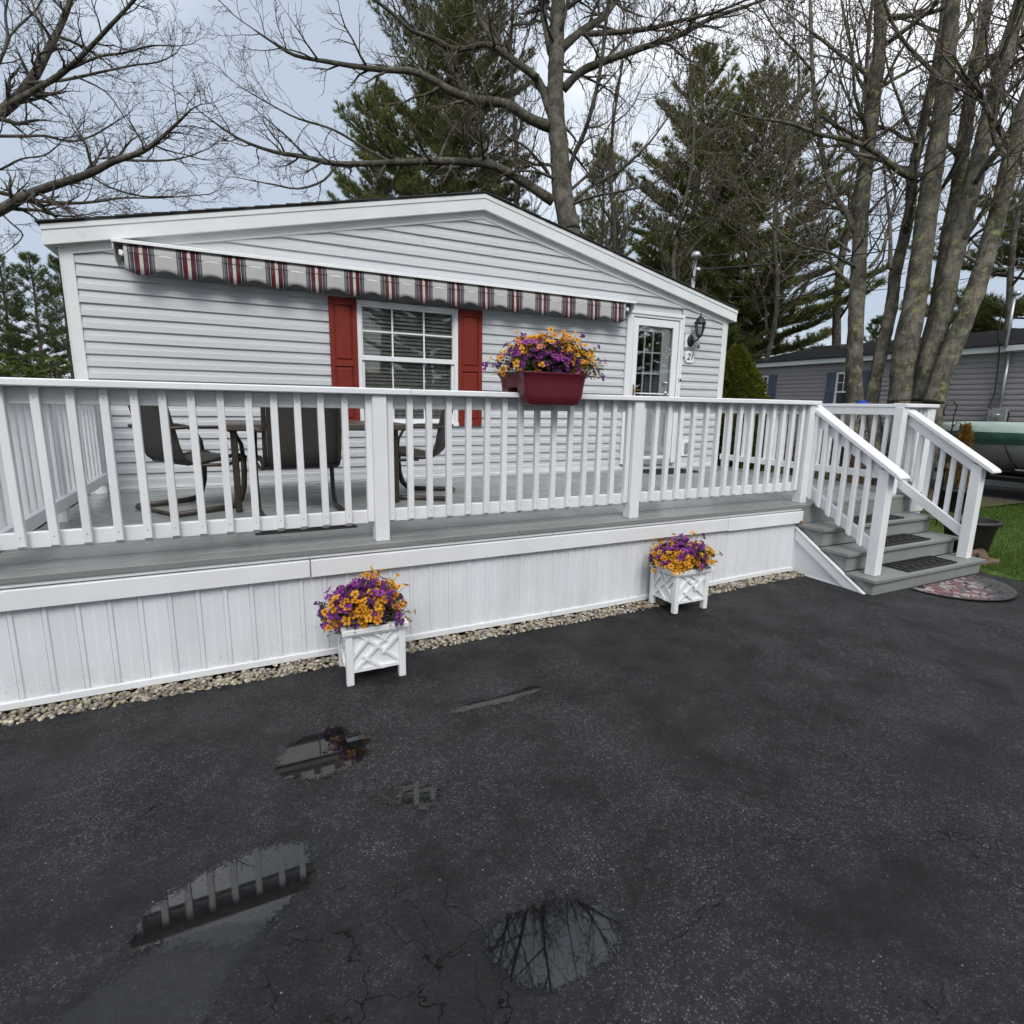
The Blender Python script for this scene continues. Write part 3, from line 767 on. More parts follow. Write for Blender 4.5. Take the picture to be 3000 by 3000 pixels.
ln = thing('wall_lantern', 'black carriage lantern with curved glass beside the door', 'lantern', (1.11, WY-.03, 2.54))
box('mounting_block', 1.018, 1.205, WY-.040, WY-.018, 2.447, 2.632, PLASTIC_W, ln, .004)
V, F = lathe_geo([(.0, .0), (.062, .0), (.066, .010), (.055, .022), (.0, .026)], seg=18)
mesh_obj('back_plate', raw_mesh('back_plate', [(1.11+v[0]*.95, WY-.040-v[2], 2.54+v[1]*1.35) for v in V], F), BLACK, ln, True, True)
LX, LY = 1.165, WY-.150
tubes('arm', [([(1.11, WY-.05, 2.545), (1.125, WY-.095, 2.53), (1.15, WY-.14, 2.545), (LX, LY, 2.595)], .013, 10)], BLACK, ln)
lathe('lamp_base', [(0, -.02), (.018, -.015), (.034, 0), (.040, .018), (.030, .026), (0, .03)], BLACK, ln, (LX, LY, 2.59), 18)
lathe('lamp_roof', [(.080, 0), (.083, .010), (.070, .028), (.055, .060), (.034, .088), (.016, .10), (.010, .112), (.014, .122), (.006, .135), (.004, .165), (0, .17)], BLACK, ln, (LX, LY, 2.765), 20)
lathe('lamp_glass', [(.034, 0), (.050, .05), (.062, .11), (.066, .155)], GLASS_L, ln, (LX, LY, 2.612), 20)
for kk in range(6):
    a = kk*pi/3+.3
    tubes('rib', [([(LX+cos(a)*r_, LY+sin(a)*r_, 2.61+h) for r_, h in ((.036, 0), (.054, .05), (.067, .11), (.071, .158))], .0042, 6)], BLACK, ln)
lathe('bulb', [(0, 0), (.012, .0), (.012, .03), (.020, .055), (.016, .08), (0, .09)], PLASTIC_W, ln, (LX, LY, 2.62), 12)
sn = thing('motion_sensor', 'grey sensor box under the wall lantern', 'sensor', (1.165, WY-.12, 2.44))
box('housing', 1.135, 1.195, WY-.15, WY-.08, 2.425, 2.52, METER, sn, .006); box('lens', 1.147, 1.183, WY-.156, WY-.149, 2.44, 2.475, BLACK, sn, .002)

pq = thing('house_number_plaque', 'white house number plaque reading 21 beside the door', 'number plaque', (1.125, WY-.03, 2.316))
cx, cz, hw, hh, ch = 1.125, 2.316, .084, .081, .032
poly = [(cx-hw+ch, cz-hh), (cx+hw-ch, cz-hh), (cx+hw-ch+.004, cz-hh+.012), (cx+hw, cz-hh+ch), (cx+hw, cz+hh-ch), (cx+hw-ch, cz+hh), (cx-hw+ch, cz+hh), (cx-hw, cz+hh-ch), (cx-hw, cz-hh+ch)]
prism('plate', poly, 'y', WY-.042, WY-.022, PLASTIC_W, pq, bevel=.004)
def text_mesh(s, size, ext=.002, shear=.25):
    c = bpy.data.curves.new('t', 'FONT'); c.body = s; c.size = size; c.extrude = ext; c.align_x = 'CENTER'; c.align_y = 'CENTER'; c.shear = shear; c.offset = .0008
    o = bpy.data.objects.new('t', c); COL.objects.link(o)
    dg = bpy.context.evaluated_depsgraph_get(); me = bpy.data.meshes.new_from_object(o.evaluated_get(dg)); bpy.data.objects.remove(o); return me
tm = text_mesh('21', .125); tm.materials.clear()
o = mesh_obj('numerals', tm, BLACK); o.location = (cx, WY-.0445, cz); o.rotation_euler = (radians(90), 0, 0); world_child(o, pq)
ou = thing('outlet_cover', 'weatherproof outlet cover low on the siding right of the door', 'outlet', (1.19, WY-.03, 1.0))
boxes('backing', [(1.10, 1.27, WY-.032, WY-.015, .89, 1.13)], PLASTIC_W, ou, .003); box('lid', 1.155, 1.225, WY-.060, WY-.032, .935, 1.09, METER, ou, .006)

# ---- service mast
ms = thing('service_mast', 'grey electrical service mast with weatherhead at the right eave', 'mast', (1.985, 3.78, 1.2))
tubes('pipe', [([(1.985, 3.78, 1.2), (1.985, 3.78, 3.98)], .030, 12)], GALV, ms)
V, F = lathe_geo([(0, .10), (.04, .095), (.065, .06), (.068, .02), (.05, 0), (0, 0)], seg=16)
mesh_obj('weatherhead', raw_mesh('weatherhead', [(1.965+v[0]*1.1, 3.74+v[1]*1.2, 3.95+v[2]) for v in V], F), GALV, ms, True, True)
box('insulator', 2.01, 2.08, 3.74, 3.80, 3.78, 3.82, PLASTIC_W, ms, .006)
tubes('drip_loop', [([(1.95, 3.68, 3.98), (1.86, 3.64, 3.86), (1.84, 3.66, 3.72), (1.90, 3.70, 3.64), (2.0, 3.74, 3.70), (2.10, 3.77, 3.79)], .008, 6),
                    ([(1.97, 3.68, 3.98), (1.82, 3.66, 3.80), (1.85, 3.68, 3.66), (1.95, 3.72, 3.60), (2.06, 3.76, 3.74), (2.12, 3.77, 3.80)], .008, 6)], CABLE, ms)

# ================================================================== AWNING
aw = thing('awning', 'long retracted awning with striped scalloped valance above the window', 'awning', (-2.84, WY-.03, 2.68))
AX0, AX1 = -5.672, -.012
prism('hood', [(WY-.025, 2.985), (WY-.19, 2.952), (WY-.20, 2.946), (WY-.20, 2.922), (WY-.19, 2.922), (WY-.185, 2.938), (WY-.025, 2.968)], 'x', AX0, AX1, PLASTIC_W, aw)
for x0, x1 in ((AX0, AX0+.012), (AX1-.012, AX1)):
    prism('end_plate', [(WY-.025, 2.966), (WY-.182, 2.936), (WY-.175, 2.88), (WY-.10, 2.80), (WY-.03, 2.775)], 'x', x0, x1, TRIM, aw, bevel=.002)
box('back_rail', AX0+.05, AX1-.05, WY-.030, WY-.015, 2.80, 2.95, BRONZE, aw, .003)
tubes('fabric_roll', [([(AX0+.04, WY-.085, 2.885), (AX1-.04, WY-.085, 2.885)], .040, 14)], simple('awning_fabric_roll', (.14, .13, .13), .9, 0, .3, 3), aw)
tubes('front_bar', [([(AX0+.055, WY-.172, 2.845), (AX1-.13, WY-.172, 2.845)], .011, 8)], PLASTIC_W, aw)
boxes('bar_cap', [(AX0+.045, AX0+.075, WY-.185, WY-.150, 2.82, 2.865), (AX1-.13, AX1-.10, WY-.185, WY-.150, 2.82, 2.865)], PLASTIC_W, aw, .004)
def awning_cloth():
    k = M('striped_awning_cloth')
    sx = k.n('ShaderNodeSeparateXYZ', {0: k.pos()})
    ph = k.math('FRACT', k.math('ADD', k.math('MULTIPLY', k.math('ADD', sx.outputs[0], 5.465), 1/.3696), 100.5))
    W_, G_, K_, Rr, B_ = (.47, .465, .455), (.085, .078, .092), (.012, .010, .016), (.088, .011, .017), (.48, .47, .455)
    st = [(0, W_), (.228, G_), (.255, (.22, .205, .215)), (.275, G_), (.318, K_), (.345, B_), (.358, K_), (.372, Rr), (.462, B_),
          (.538, Rr), (.628, K_), (.642, B_), (.655, K_), (.682, G_), (.725, (.22, .205, .215)), (.745, G_), (.772, W_)]
    c = k.ramp(ph, st, 'CONSTANT')
    n = k.noise(6, 4, .6)
    c = k.mix(k.ramp(n, [(.4, 0.0), (.7, .18)]), c, (.3, .3, .3))
    hem = k.ramp(k.math('ABSOLUTE', k.math('SUBTRACT', sx.outputs[2], 2.846)), [(.004, 1.0), (.007, 0.0)])
    c = k.mix(k.math('MULTIPLY', hem, .7), c, (.02, .02, .02))
    k.base(c).set(rough=.85, spec=.2); k.bump(k.noise(16, 3, .6, k.pos(), .6), .35, .01); return k.m
CLOTH = awning_cloth()
def valance():
    x0, x1 = AX0+.08, AX1-.15; nx = 440; zt = 2.925
    V = []; lower = []
    for i in range(nx+1):
        x = x0+(x1-x0)*i/nx
        zb = 2.692-.028*cos((x+5.465)/.3696*2*pi)
        rows = [zt, 2.885, 2.846, 2.80, 2.75, zb]
        for j, z in enumerate(rows):
            y = WY-.183 - (.0 if j < 2 else .004*sin(x*17)*(j-1)/4+.006*cos((x+5.465)/.3696*2*pi)*(j-1)/4)
            if j == 0: y += .025
            V.append((x, y, z))
    n = 6
    F = [(i*n+j, i*n+j+1, (i+1)*n+j+1, (i+1)*n+j) for i in range(nx) for j in range(n-1)]
    me = raw_mesh('valance', V, F); v = mesh_obj('valance', me, CLOTH, aw, True, True)
    sm_ = v.modifiers.new('thickness', 'SOLIDIFY'); sm_.thickness = .0016
    edge = [(V[i*n+5][0], V[i*n+5][1], V[i*n+5][2]) for i in range(0, nx+1, 2)]
    tubes('piping', [(edge, .0045, 6)], BLACK, v)
valance()

# ================================================================== DECK
DZ = .7185
deck = thing('deck', 'raised grey painted deck with white skirting along the driveway', 'deck', (-2, 0, 0))
DX0, DX1 = -6.05, 1.99
yb = -.082; i = 0
while yb < WY-.05:
    wdt = .140 if i else .142
    y1 = min(yb+wdt, WY-.036)
    cuts = [DX0, -3.05+(.8 if i % 2 else 0), -.2+(.5 if i % 3 else .0), DX1]
    for a, b_ in zip(cuts[:-1], cuts[1:]):
        box('deck_board', a+.001, b_-.001, yb, y1-.004, DZ-.036, DZ+.001*((i*7) % 3), DECK, deck, .004)
    yb += wdt; i += 1
boxes('deck_frame', [(DX0+.03, DX1-.03, -.035, .0, .56, DZ-.04), (DX0+.03, DX0+.06, 0, WY-.06, .05, DZ-.04), (DX1-.06, DX1-.03, 0, WY-.06, .05, DZ-.04)], WHITE, deck, 0)
SX1 = -.035
strip = [(-7.0, -2.768), (-2.762, SX1)]
for a, b_ in strip: box('fascia_strip', max(a, DX0), b_, -.068, -.036, .660, .681, VINYL, deck, .002)
for a, b_, z0 in ((DX0, -4.462, .547), (-4.455, -1.008, .545), (-1.003, SX1, .538)):
    box('fascia_board', a, b_, -.088, -.058, z0, .652, WHITE, deck, .004)
# skirting panels with a raised rib and a soft fold each
def skirt_panel_mesh(h):
    w_ = .137; prof = [(0, .0), (.006, -.0085), (.022, -.0085), (.028, .0), (.070, .0), (.085, -.003), (w_-.001, -.0005)]
    V = []
    for z in (0, h):
        for x, y in prof: V.append((x, y, z))
    n = len(prof); F = [(k, k+1, n+k+1, n+k) for k in range(n-1)]
    return raw_mesh('skirt_panel', V, F)
spm = skirt_panel_mesh(.50); spm.materials.append(SKIRT)
x = -5.884-.014-.137*2
while x < SX1-.10:
    o = bpy.data.objects.new('skirt_panel', spm); COL.objects.link(o); o.location = (x, -.045, .055+.04*sstep(-2.4, -.3, x)); world_child(o, deck); x += .137
for a, b_ in ((DX0-.2, -2.76), (-2.755, SX1)):
    n_ = 12; V = []
    for i in range(n_+1):
        xx = a+(b_-a)*i/n_; zz = .018+.045*sstep(-2.4, -.3, xx)
        V += [(xx, -.062, zz), (xx, -.062, zz+.034), (xx, -.054, zz+.040), (xx, -.046, zz+.038), (xx, -.046, zz)]
    F = [(i*5+j, i*5+j+1, (i+1)*5+j+1, (i+1)*5+j) for i in range(n_) for j in range(4)]
    mesh_obj('skirt_track', raw_mesh('skirt_track', V, F), VINYL, deck, True)
box('skirt_corner', SX1-.035, SX1+.006, -.064, -.030, .07, .545, SKIRT, deck, .003)
boxes('rust_stain', [(SX1-.045, SX1-.002, -.0895, -.0885, .537, .560), (SX1-.012, SX1+.0075, -.0655, -.0645, .50, .54), (SX1-.004, SX1+.0075, -.0655, -.0645, .43, .465)], RUSTY, deck, 0)
# right-hand piece of deck front beyond the stairs
boxes('side_fascia', [(1.72, DX1-.03, -.078, -.05, .52, .665), (1.735, DX1-.04, -.060, -.045, .05, .52)], WHITE, deck, .003)

# ================================================================== STAIRS
st = thing('porch_stairs', 'grey painted wooden stairs with four risers up to the deck', 'stairs', (.8, -.4, .05))
STX0, STX1 = -.040, 1.665
levels = [(.190, -.840), (.360, -.590), (.530, -.340)]
for i, (z, y) in enumerate(levels):
    yn = levels[i+1][1] if i < 2 else -.060
    box('tread', STX0-.030, STX1+.030, y, yn+.02, z-.032, z, DECK, st, .004)
    boxes('riser', [(STX0, STX1, y+.030, y+.052, .0 if i == 0 else levels[i-1][0]+.001, z-.033)], DECK, st, .002)
    for xa in (STX0+.002, STX1-.024): box('side_panel', xa, xa+.022, y+.053, -.04, 0.0, z-.034, DECK, st, 0)
box('top_riser', STX0, STX1, -.078, -.052, .531, DZ-.040, DECK, st, .002)
prism('stair_skirt', [(-.062, .055), (-.70, .045), (-.062, .44)], 'x', STX0-.022, STX0-.012, SKIRT, st)
prism('stair_trim', [(-.060, .475), (-.060, .375), (-.58, .055), (-.735, .050)], 'x', STX0-.040, STX0-.023, WHITE, st, bevel=.003)
prism('trim_lip', [(-.058, .494), (-.058, .478), (-.742, .052), (-.768, .052)], 'x', STX0-.046, STX0-.010, VINYL, st, bevel=.002)
boxes('skirt_foot', [(STX0-.030, STX0-.020, -.60, -.062, .052, .062)], VINYL, st, 0)

# ================================================================== RAILINGS
S = .1335
def baluster_mesh(zb0, zb1, zt, w_=.038, d_=.038):
    # square picket, bottom end cut at a slant towards the rail
    h = w_/2; V = [(-h, 0, zb1), (h, 0, zb1), (h, d_, zb0), (-h, d_, zb0), (-h, 0, zt), (h, 0, zt), (h, d_, zt), (-h, d_, zt)]
    bm = bmesh.new(); vv = [bm.verts.new(v) for v in V]
    for f in ((0, 1, 2, 3), (7, 6, 5, 4), (0, 4, 5, 1), (1, 5, 6, 2), (2, 6, 7, 3), (3, 7, 4, 0)): bm.faces.new([vv[i] for i in f])
    bmesh.ops.recalc_face_normals(bm, faces=bm.faces)
    bmesh.ops.bevel(bm, geom=[e for e in bm.edges if abs(e.verts[0].co.z-e.verts[1].co.z) > .3], offset=.003, segments=1, profile=.5, affect='EDGES')
    for z in (zt-.05, zb1+.045):
        q_ = [bm.verts.new((x, -.0006, z+dz)) for x, dz in ((-.0032, -.0032), (.0032, -.0032), (.0032, .0032), (-.0032, .0032))]
        bm.faces.new(q_).material_index = 1
    me = bm_mesh('baluster', bm); me.materials.append(WHITE_V); me.materials.append(METER); return me
BAL = baluster_mesh(.820, .846, 1.6375)
ZC0, ZC1 = 1.6386, 1.677
def railing(name, label, x, y, rot, length, posts, bal, cap_over=(0.07, 0.07), cap_joints=(), post_len=None):
    r = thing(name, label, 'railing', (x, y, DZ), rot)
    def lb(nm, x0, x1, y0, y1, z0, z1, mat=WHITE, bev=.004):
        return box(nm, x0, x1, y0, y1, z0-DZ, z1-DZ, mat, r, bev, False)
    js = [-cap_over[0]]+list(cap_joints)+[length+cap_over[1]]
    for i, (a, b_) in enumerate(zip(js[:-1], js[1:])):
        lb('rail_cap', a+(.001 if i else 0), b_-.001, -.056+.001*i, .084, ZC0, ZC1-.0012*(i % 2), WHITE, .006)
    lb('top_rail', 0, length, .0385, .0765, 1.553, 1.6380)
    lb('bottom_rail', 0, length, .0385, .0765, .827, .911)
    for p in posts: lb('post', p-.0445, p+.0445, -.034, .055, DZ, 1.6378, WHITE_V, .004)
    for i, b_ in enumerate(bal):
        o = bpy.data.objects.new('baluster', BAL); COL.objects.link(o); o.parent = r
        o.location = (b_, 0, -DZ+.0); o.rotation_euler = (0, radians(.25*sin(i*5.1)), 0)
    return r
front = [(k+.5)*S for k in range(45)]
railing('deck_railing', 'long white front railing of the deck facing the driveway', -45*S, 0, 0, 45*S, [0, 15*S, 30*S, 45*S+.012], front, (.06, .09), (15*S+.2, 30*S+.22))
nL = int(2.70/S)
railing('deck_railing', 'white left side railing running back to the house corner', -45*S+.03, WY-.05, -pi/2, WY-.10, [.05, 1.42], [.12+S*k for k in range(nL-1)], (.0, -.02))
railing('deck_railing', 'white right side railing of the deck seen through the front pickets', 1.93, 0, pi/2, WY-.06, [.0+.02, 1.45, WY-.12], [.14+S*k for k in range(20)], (-.09, -.01))
railing('deck_railing', 'short white railing between the stairs and the deck corner', 1.455, 0, 0, .515, [0, .505], [.085+.086*k for k in range(5)], (.035, .05))

# stair handrails
def stair_rail(xc, side, label):
    r = thing('stair_railing', label, 'railing', (xc, -.4, .19))
    ct = lambda y: 1.640+.655*(y-.01)          # cap top line
    def slab(nm, y0, y1, top, bot, x0, x1, bev=.004, mat=WHITE):
        return prism(nm, [(y0, top(y0)), (y1, top(y1)), (y1, bot(y1)), (y0, bot(y0))], 'x', x0, x1, mat, r, bevel=bev)
    # cap with rounded nose
    pol = [(.02, ct(.02)), (-.80, ct(-.80)), (-.845, ct(-.845)-.002), (-.862, ct(-.862)-.012), (-.858, ct(-.858)-.032), (-.835, ct(-.835)-.046), (.02, ct(.02)-.046)]
    prism('rail_cap', pol, 'x', xc-.070, xc+.070, WHITE, r, bevel=.006)
    r0, r1 = (xc-.017, xc+.021) if side < 0 else (xc-.021, xc+.017)
    slab('top_rail', .03, -.66, lambda y: ct(y)-.047, lambda y: ct(y)-.160, r0, r1)
    slab('bottom_rail', .03, -.66, lambda y: .905+.625*y, lambda y: .795+.625*y, r0, r1)
    box('post', xc-.045, xc+.045, -.752, -.662, .1905, ct(-.662)-.075, WHITE_V, r, .004)
    prism('post_top', [(-.752, ct(-.662)-.076), (-.662, ct(-.662)-.076), (-.662, ct(-.662)-.048), (-.752, ct(-.752)-.048)], 'x', xc-.045, xc+.045, WHITE_V, r)
    xb = r0-.039 if side < 0 else r1+.001
    for k in range(6):
        y = -.045-.107*k
        prism('baluster', [(y-.019, ct(y-.019)-.05), (y+.019, ct(y+.019)-.05), (y+.019, .800+.625*(y+.019)), (y-.019, .800+.625*(y-.019))], 'x', xb, xb+.038, WHITE_V, r, bevel=.003)
stair_rail(.100, -1, 'near white stair handrail at the left side of the steps')
stair_rail(1.560, 1, 'far white stair handrail at the right side of the steps')
# ================================================================== MATS
def rubber_mat(x0, x1, y0, y1, z, label, name='rubber_mat', scroll=True, cat='doormat', group=None):
    t = thing(name, label, cat, ((x0+x1)/2, (y0+y1)/2, z), 0, group)
    box('base', x0, x1, y0, y1, z+.001, z+.008, RUBBER, t, .002)
    if scroll:
        fr = .018
        boxes('border', [(x0, x1, y0, y0+fr, z+.0085, z+.015), (x0, x1, y1-fr, y1, z+.0085, z+.015), (x0, x0+fr, y0+fr, y1-fr, z+.0085, z+.015), (x1-fr, x1, y0+fr, y1-fr, z+.0085, z+.015)], RUBBER, t, .002)
        ls = []; n = max(2, int((x1-x0)/.13)); yc = (y0+y1)/2; hh = (y1-y0)/2-.03
        for i in range(n):
            xc = x0+.05+(x1-x0-.10)*(i+.5)/n
            for s in (-1, 1):
                sp = [(xc+s*(.008+.038*(1-t_))*cos(s*0+t_*7.5)*.9, yc+s*hh*.45+(.006+.036*(1-t_))*sin(t_*7.5), z+.0125) for t_ in np.linspace(0, 1, 16)]
                ls.append((sp, .005, 6))
            ls.append(([(xc-.05, yc-hh, z+.012), (xc, yc, z+.0125), (xc+.05, yc+hh, z+.012)], .0045, 6))
            ls.append(([(xc+.05, yc-hh, z+.012), (xc, yc, z+.0125), (xc-.05, yc+hh, z+.012)], .0045, 6))
        tubes('scrollwork', ls, RUBBER, t)
    else:
        boxes('ridge', [(x0+.02, x1-.02, y, y+.006, z+.0085, z+.011) for y in np.arange(y0+.02, y1-.02, .022)], RUBBER, t, 0)
    return t
rubber_mat(.47, 1.26, -.80, -.55, .190, 'black scrollwork rubber mat on the lowest stair tread')
rubber_mat(.46, 1.25, -.55, -.30, .360, 'black scrollwork rubber mat on the middle stair tread')
rubber_mat(.44, 1.22, -.30, -.08, .530, 'black scrollwork rubber mat on the top stair tread')
rubber_mat(.10, .98, 2.22, 2.74, DZ+.002, 'charcoal doormat on the deck in front of the door', scroll=False)
rubber_mat(-4.74, -4.08, .425, .95, DZ+.002, 'black mat on the deck behind the front railing', scroll=False)

def stone_print():
    k = M('stone_print_mat')
    p = k.pos(); sx = k.n('ShaderNodeSeparateXYZ', {0: p})
    dx = k.math('SUBTRACT', sx.outputs[0], .97); dy = k.math('SUBTRACT', sx.outputs[1], -.86)
    r = k.math('SQRT', k.math('ADD', k.math('MULTIPLY', dx, dx), k.math('MULTIPLY', dy, dy)))
    v = k.n('ShaderNodeTexVoronoi', {'Vector': p, 'Scale': 15.0, 'Randomness': .85}); e = k.n('ShaderNodeTexVoronoi', {'Vector': p, 'Scale': 15.0, 'Randomness': .85}, feature='DISTANCE_TO_EDGE').outputs['Distance']
    s3 = k.n('ShaderNodeSeparateColor', {0: v.outputs['Color']})
    c = k.ramp(s3.outputs[0], [(0, (.22, .085, .085)), (.24, (.34, .28, .29)), (.5, (.24, .14, .145)), (.62, (.40, .37, .38)), (.86, (.13, .12, .13))], 'CONSTANT')
    c = k.mix(k.ramp(k.noise(30, 3), [(.4, 0.0), (.65, .5)]), c, (.20, .14, .14))
    side = k.ramp(k.math('ADD', k.math('MULTIPLY', dx, .9), k.math('MULTIPLY_ADD', dy, -1.0, k.math('MULTIPLY', k.noise(6, 3), .35))), [(.42, 0.0), (.58, .9)])
    c = k.mix(side, c, (.045, .047, .050))
    ring = k.math('ABSOLUTE', k.math('SUBTRACT', k.math('FRACT', k.math('MULTIPLY', r, 8.5)), .5))
    lines = k.math('MAXIMUM', k.ramp(e, [(.035, 1.0), (.06, 0.0)]), k.math('MULTIPLY', k.ramp(ring, [(.035, 1.0), (.06, 0.0)]), k.ramp(r, [(.27, 0.0), (.28, .0), (.46, .0), (.47, .9)])))
    c = k.mix(lines, c, (.012, .012, .013))
    k.base(c).set(rough=.7); k.bump(k.ramp(e, [(.02, 0.0), (.08, 1.0)]), .6, .006); return k.m
hm = thing('half_round_mat', 'half round mat with pink and grey stone pattern at the foot of the stairs', 'doormat', (.97, -.86, .05))
def hm_z(x, y): return drive_z(x, y)
V = []; n = 40
out_ = [(.97+.53*cos(pi+pi*i/n), -.855+.50*sin(pi+pi*i/n)) for i in range(n+1)]
for zz in (.004, .013):
    V += [(x, y, zz+.052) for x, y in out_]
F = [tuple(range(n+1)), tuple(range(2*n+1, n, -1))]+[(i, i+1, n+2+i, n+1+i) for i in range(n)]+[(n, 0, n+1, 2*n+1)]
bm = bmesh.new(); vv = [bm.verts.new(v) for v in V]
for f in F: bm.faces.new([vv[i] for i in f])
mesh_obj('printed_top', bm_mesh('printed_top', bm), stone_print(), hm, True)
tubes('rubber_edge', [([(x, y, .060) for x, y in out_], .0075, 6)], RUBBER, hm)

# ================================================================== PATIO SET
tb = thing('patio_table', 'brown rectangular patio table behind the deck railing', 'table', (-4.2, 1.68, DZ))
tx0, tx1, ty0, ty1, tz = -4.93, -3.47, 1.22, 2.14, 1.415
boxes('table_rim', [(tx0, tx1, ty0, ty0+.05, tz-.055, tz), (tx0, tx1, ty1-.05, ty1, tz-.055, tz), (tx0, tx0+.05, ty0+.05, ty1-.05, tz-.055, tz), (tx1-.05, tx1, ty0+.05, ty1-.05, tz-.055, tz)], TABLE, tb, .01)
box('table_top', tx0+.045, tx1-.045, ty0+.045, ty1-.045, tz-.02, tz-.006, TABLE, tb, 0)
for sx in (0, 1):
    for sy in (0, 1):
        a = (tx0+.10 if sx == 0 else tx1-.10, ty0+.10 if sy == 0 else ty1-.10)
        b_ = (a[0]+(.16 if sx == 0 else -.16), a[1])
        boxes('leg', [(a[0]-.024, a[0]+.024, a[1]-.018, a[1]+.018, DZ+.003, tz-.055)], BRONZE, tb, .006)

def make_chair(label, loc, rot):
    t = thing('patio_chair', label, 'chair', loc, rot, None)
    prof = [(.27, .405), (.24, .425), (.16, .43), (.0, .405), (-.12, .385), (-.19, .392), (-.235, .43), (-.265, .52), (-.292, .66), (-.315, .77), (-.335, .85), (-.345, .875)]
    V = []
    for x in (-.245, .245):
        for y, z in prof: V.append((x, y, z-.0))
    n = len(prof)
    # slight sag across the width
    xs_ = [-.245, -.12, 0, .12, .245]; V = []
    for x in xs_:
        sag = .018*(1-(x/.245)**2)
        for y, z in prof: V.append((x, y-sag*.5, z-sag*.5))
    F = [(i*n+j, i*n+j+1, (i+1)*n+j+1, (i+1)*n+j) for i in range(len(xs_)-1) for j in range(n-1)]
    s_ = mesh_obj('sling', raw_mesh('sling', V, F), SLING, t, False, True)
    md = s_.modifiers.new('thickness', 'SOLIDIFY'); md.thickness = .006
    for x in (-.262, .262):
        tubes('side_rail', [([(x, y, z) for y, z in prof], .016, 8)], BRONZE, t, False)
    for x in (-.295, .295):
        arm = [(x, -.335, .66), (x, -.20, .665), (x, .02, .66), (x, .10, .645), (x, .17, .60), (x, .215, .52), (x, .225, .42)]
        tubes('armrest', [(arm, .024, 8, True, .55)], BRONZE, t, False)
        leg = [(x, .225, .43), (x, .225, .30), (x, .215, .18), (x, .185, .08), (x, .13, .028), (x, .05, .016), (x, -.34, .016)]
        tubes('spring_leg', [(leg, .026, 8, True, .7)], BRONZE, t, False)
        tubes('seat_bracket', [([(x, .225, .40), (x*.95, .10, .36), (x*.90, -.10, .37)], .014, 8)], BRONZE, t, False)
        tubes('arm_post', [([(x*.97, -.335, .66), (x*.91, -.295, .655)], .012, 8)], BRONZE, t, False)
    tubes('floor_bar', [([(-.30, -.34, .016), (.30, -.34, .016)], .016, 8)], BRONZE, t, False)
    tubes('seat_bar', [([(-.262, -.195, .388), (.262, -.195, .388)], .016, 8), ([(-.262, .265, .405), (.262, .265, .405)], .014, 8), ([(-.25, -.340, .868), (.25, -.340, .868)], .016, 8)], BRONZE, t, False)
    return t
make_chair('brown sling chair at the left end of the patio table', (-5.12, 1.68, DZ+.003), radians(-58))
make_chair('brown sling chair with its back to the front railing', (-4.385, 1.15, DZ+.003), radians(3))
make_chair('brown sling chair at the right end of the patio table', (-3.30, 1.68, DZ+.003), radians(62))

# ================================================================== FLOWERS AND PLANTERS
def flower_mesh(name, pm, tmat, petals=5, seed=0, r=.021):
    rr = random.Random(seed); V = []; F = []; MI = []
    for k in range(petals):
        a = 2*pi*k/petals+rr.uniform(-.15, .15); w_ = .80+rr.uniform(-.12, .12); L_ = r*rr.uniform(.8, 1.1); lift = rr.uniform(.0, .65)*r
        pts = [(.18, 0, 0), (.6, w_*.55, .10), (1.0, w_*.42, .06), (1.1, 0, -.04), (1.0, -w_*.42, .06), (.6, -w_*.55, .10), (.7, 0, .02)]
        o = len(V)
        for (d, s, h) in pts:
            V.append((L_*(d*cos(a)-s*sin(a)), L_*(d*sin(a)+s*cos(a)), h*r+lift*d))
        for i in range(6):
            F.append((o+6, o+i, o+(i+1) % 6)); MI.append(0)
    o = len(V); V.append((0, 0, .10*r))
    for k in range(8):
        a = 2*pi*k/8; V.append((r*.36*cos(a), r*.36*sin(a), .16*r))
    for k in range(8): F.append((o, o+1+k, o+1+(k+1) % 8)); MI.append(1)
    me = raw_mesh(name, V, F); me.materials.append(pm); me.materials.append(tmat)
    me.polygons.foreach_set('material_index', MI); return me
FLW = {'y': [flower_mesh('flower', PET_Y, THROAT_Y, 5, s, .024) for s in range(3)],
       'p': [flower_mesh('flower', PET_P, THROAT_P, 5, s+9, .026) for s in range(3)],
       'd': [flower_mesh('flower', PET_D, THROAT_P, 5, s+20, .025) for s in range(3)]}
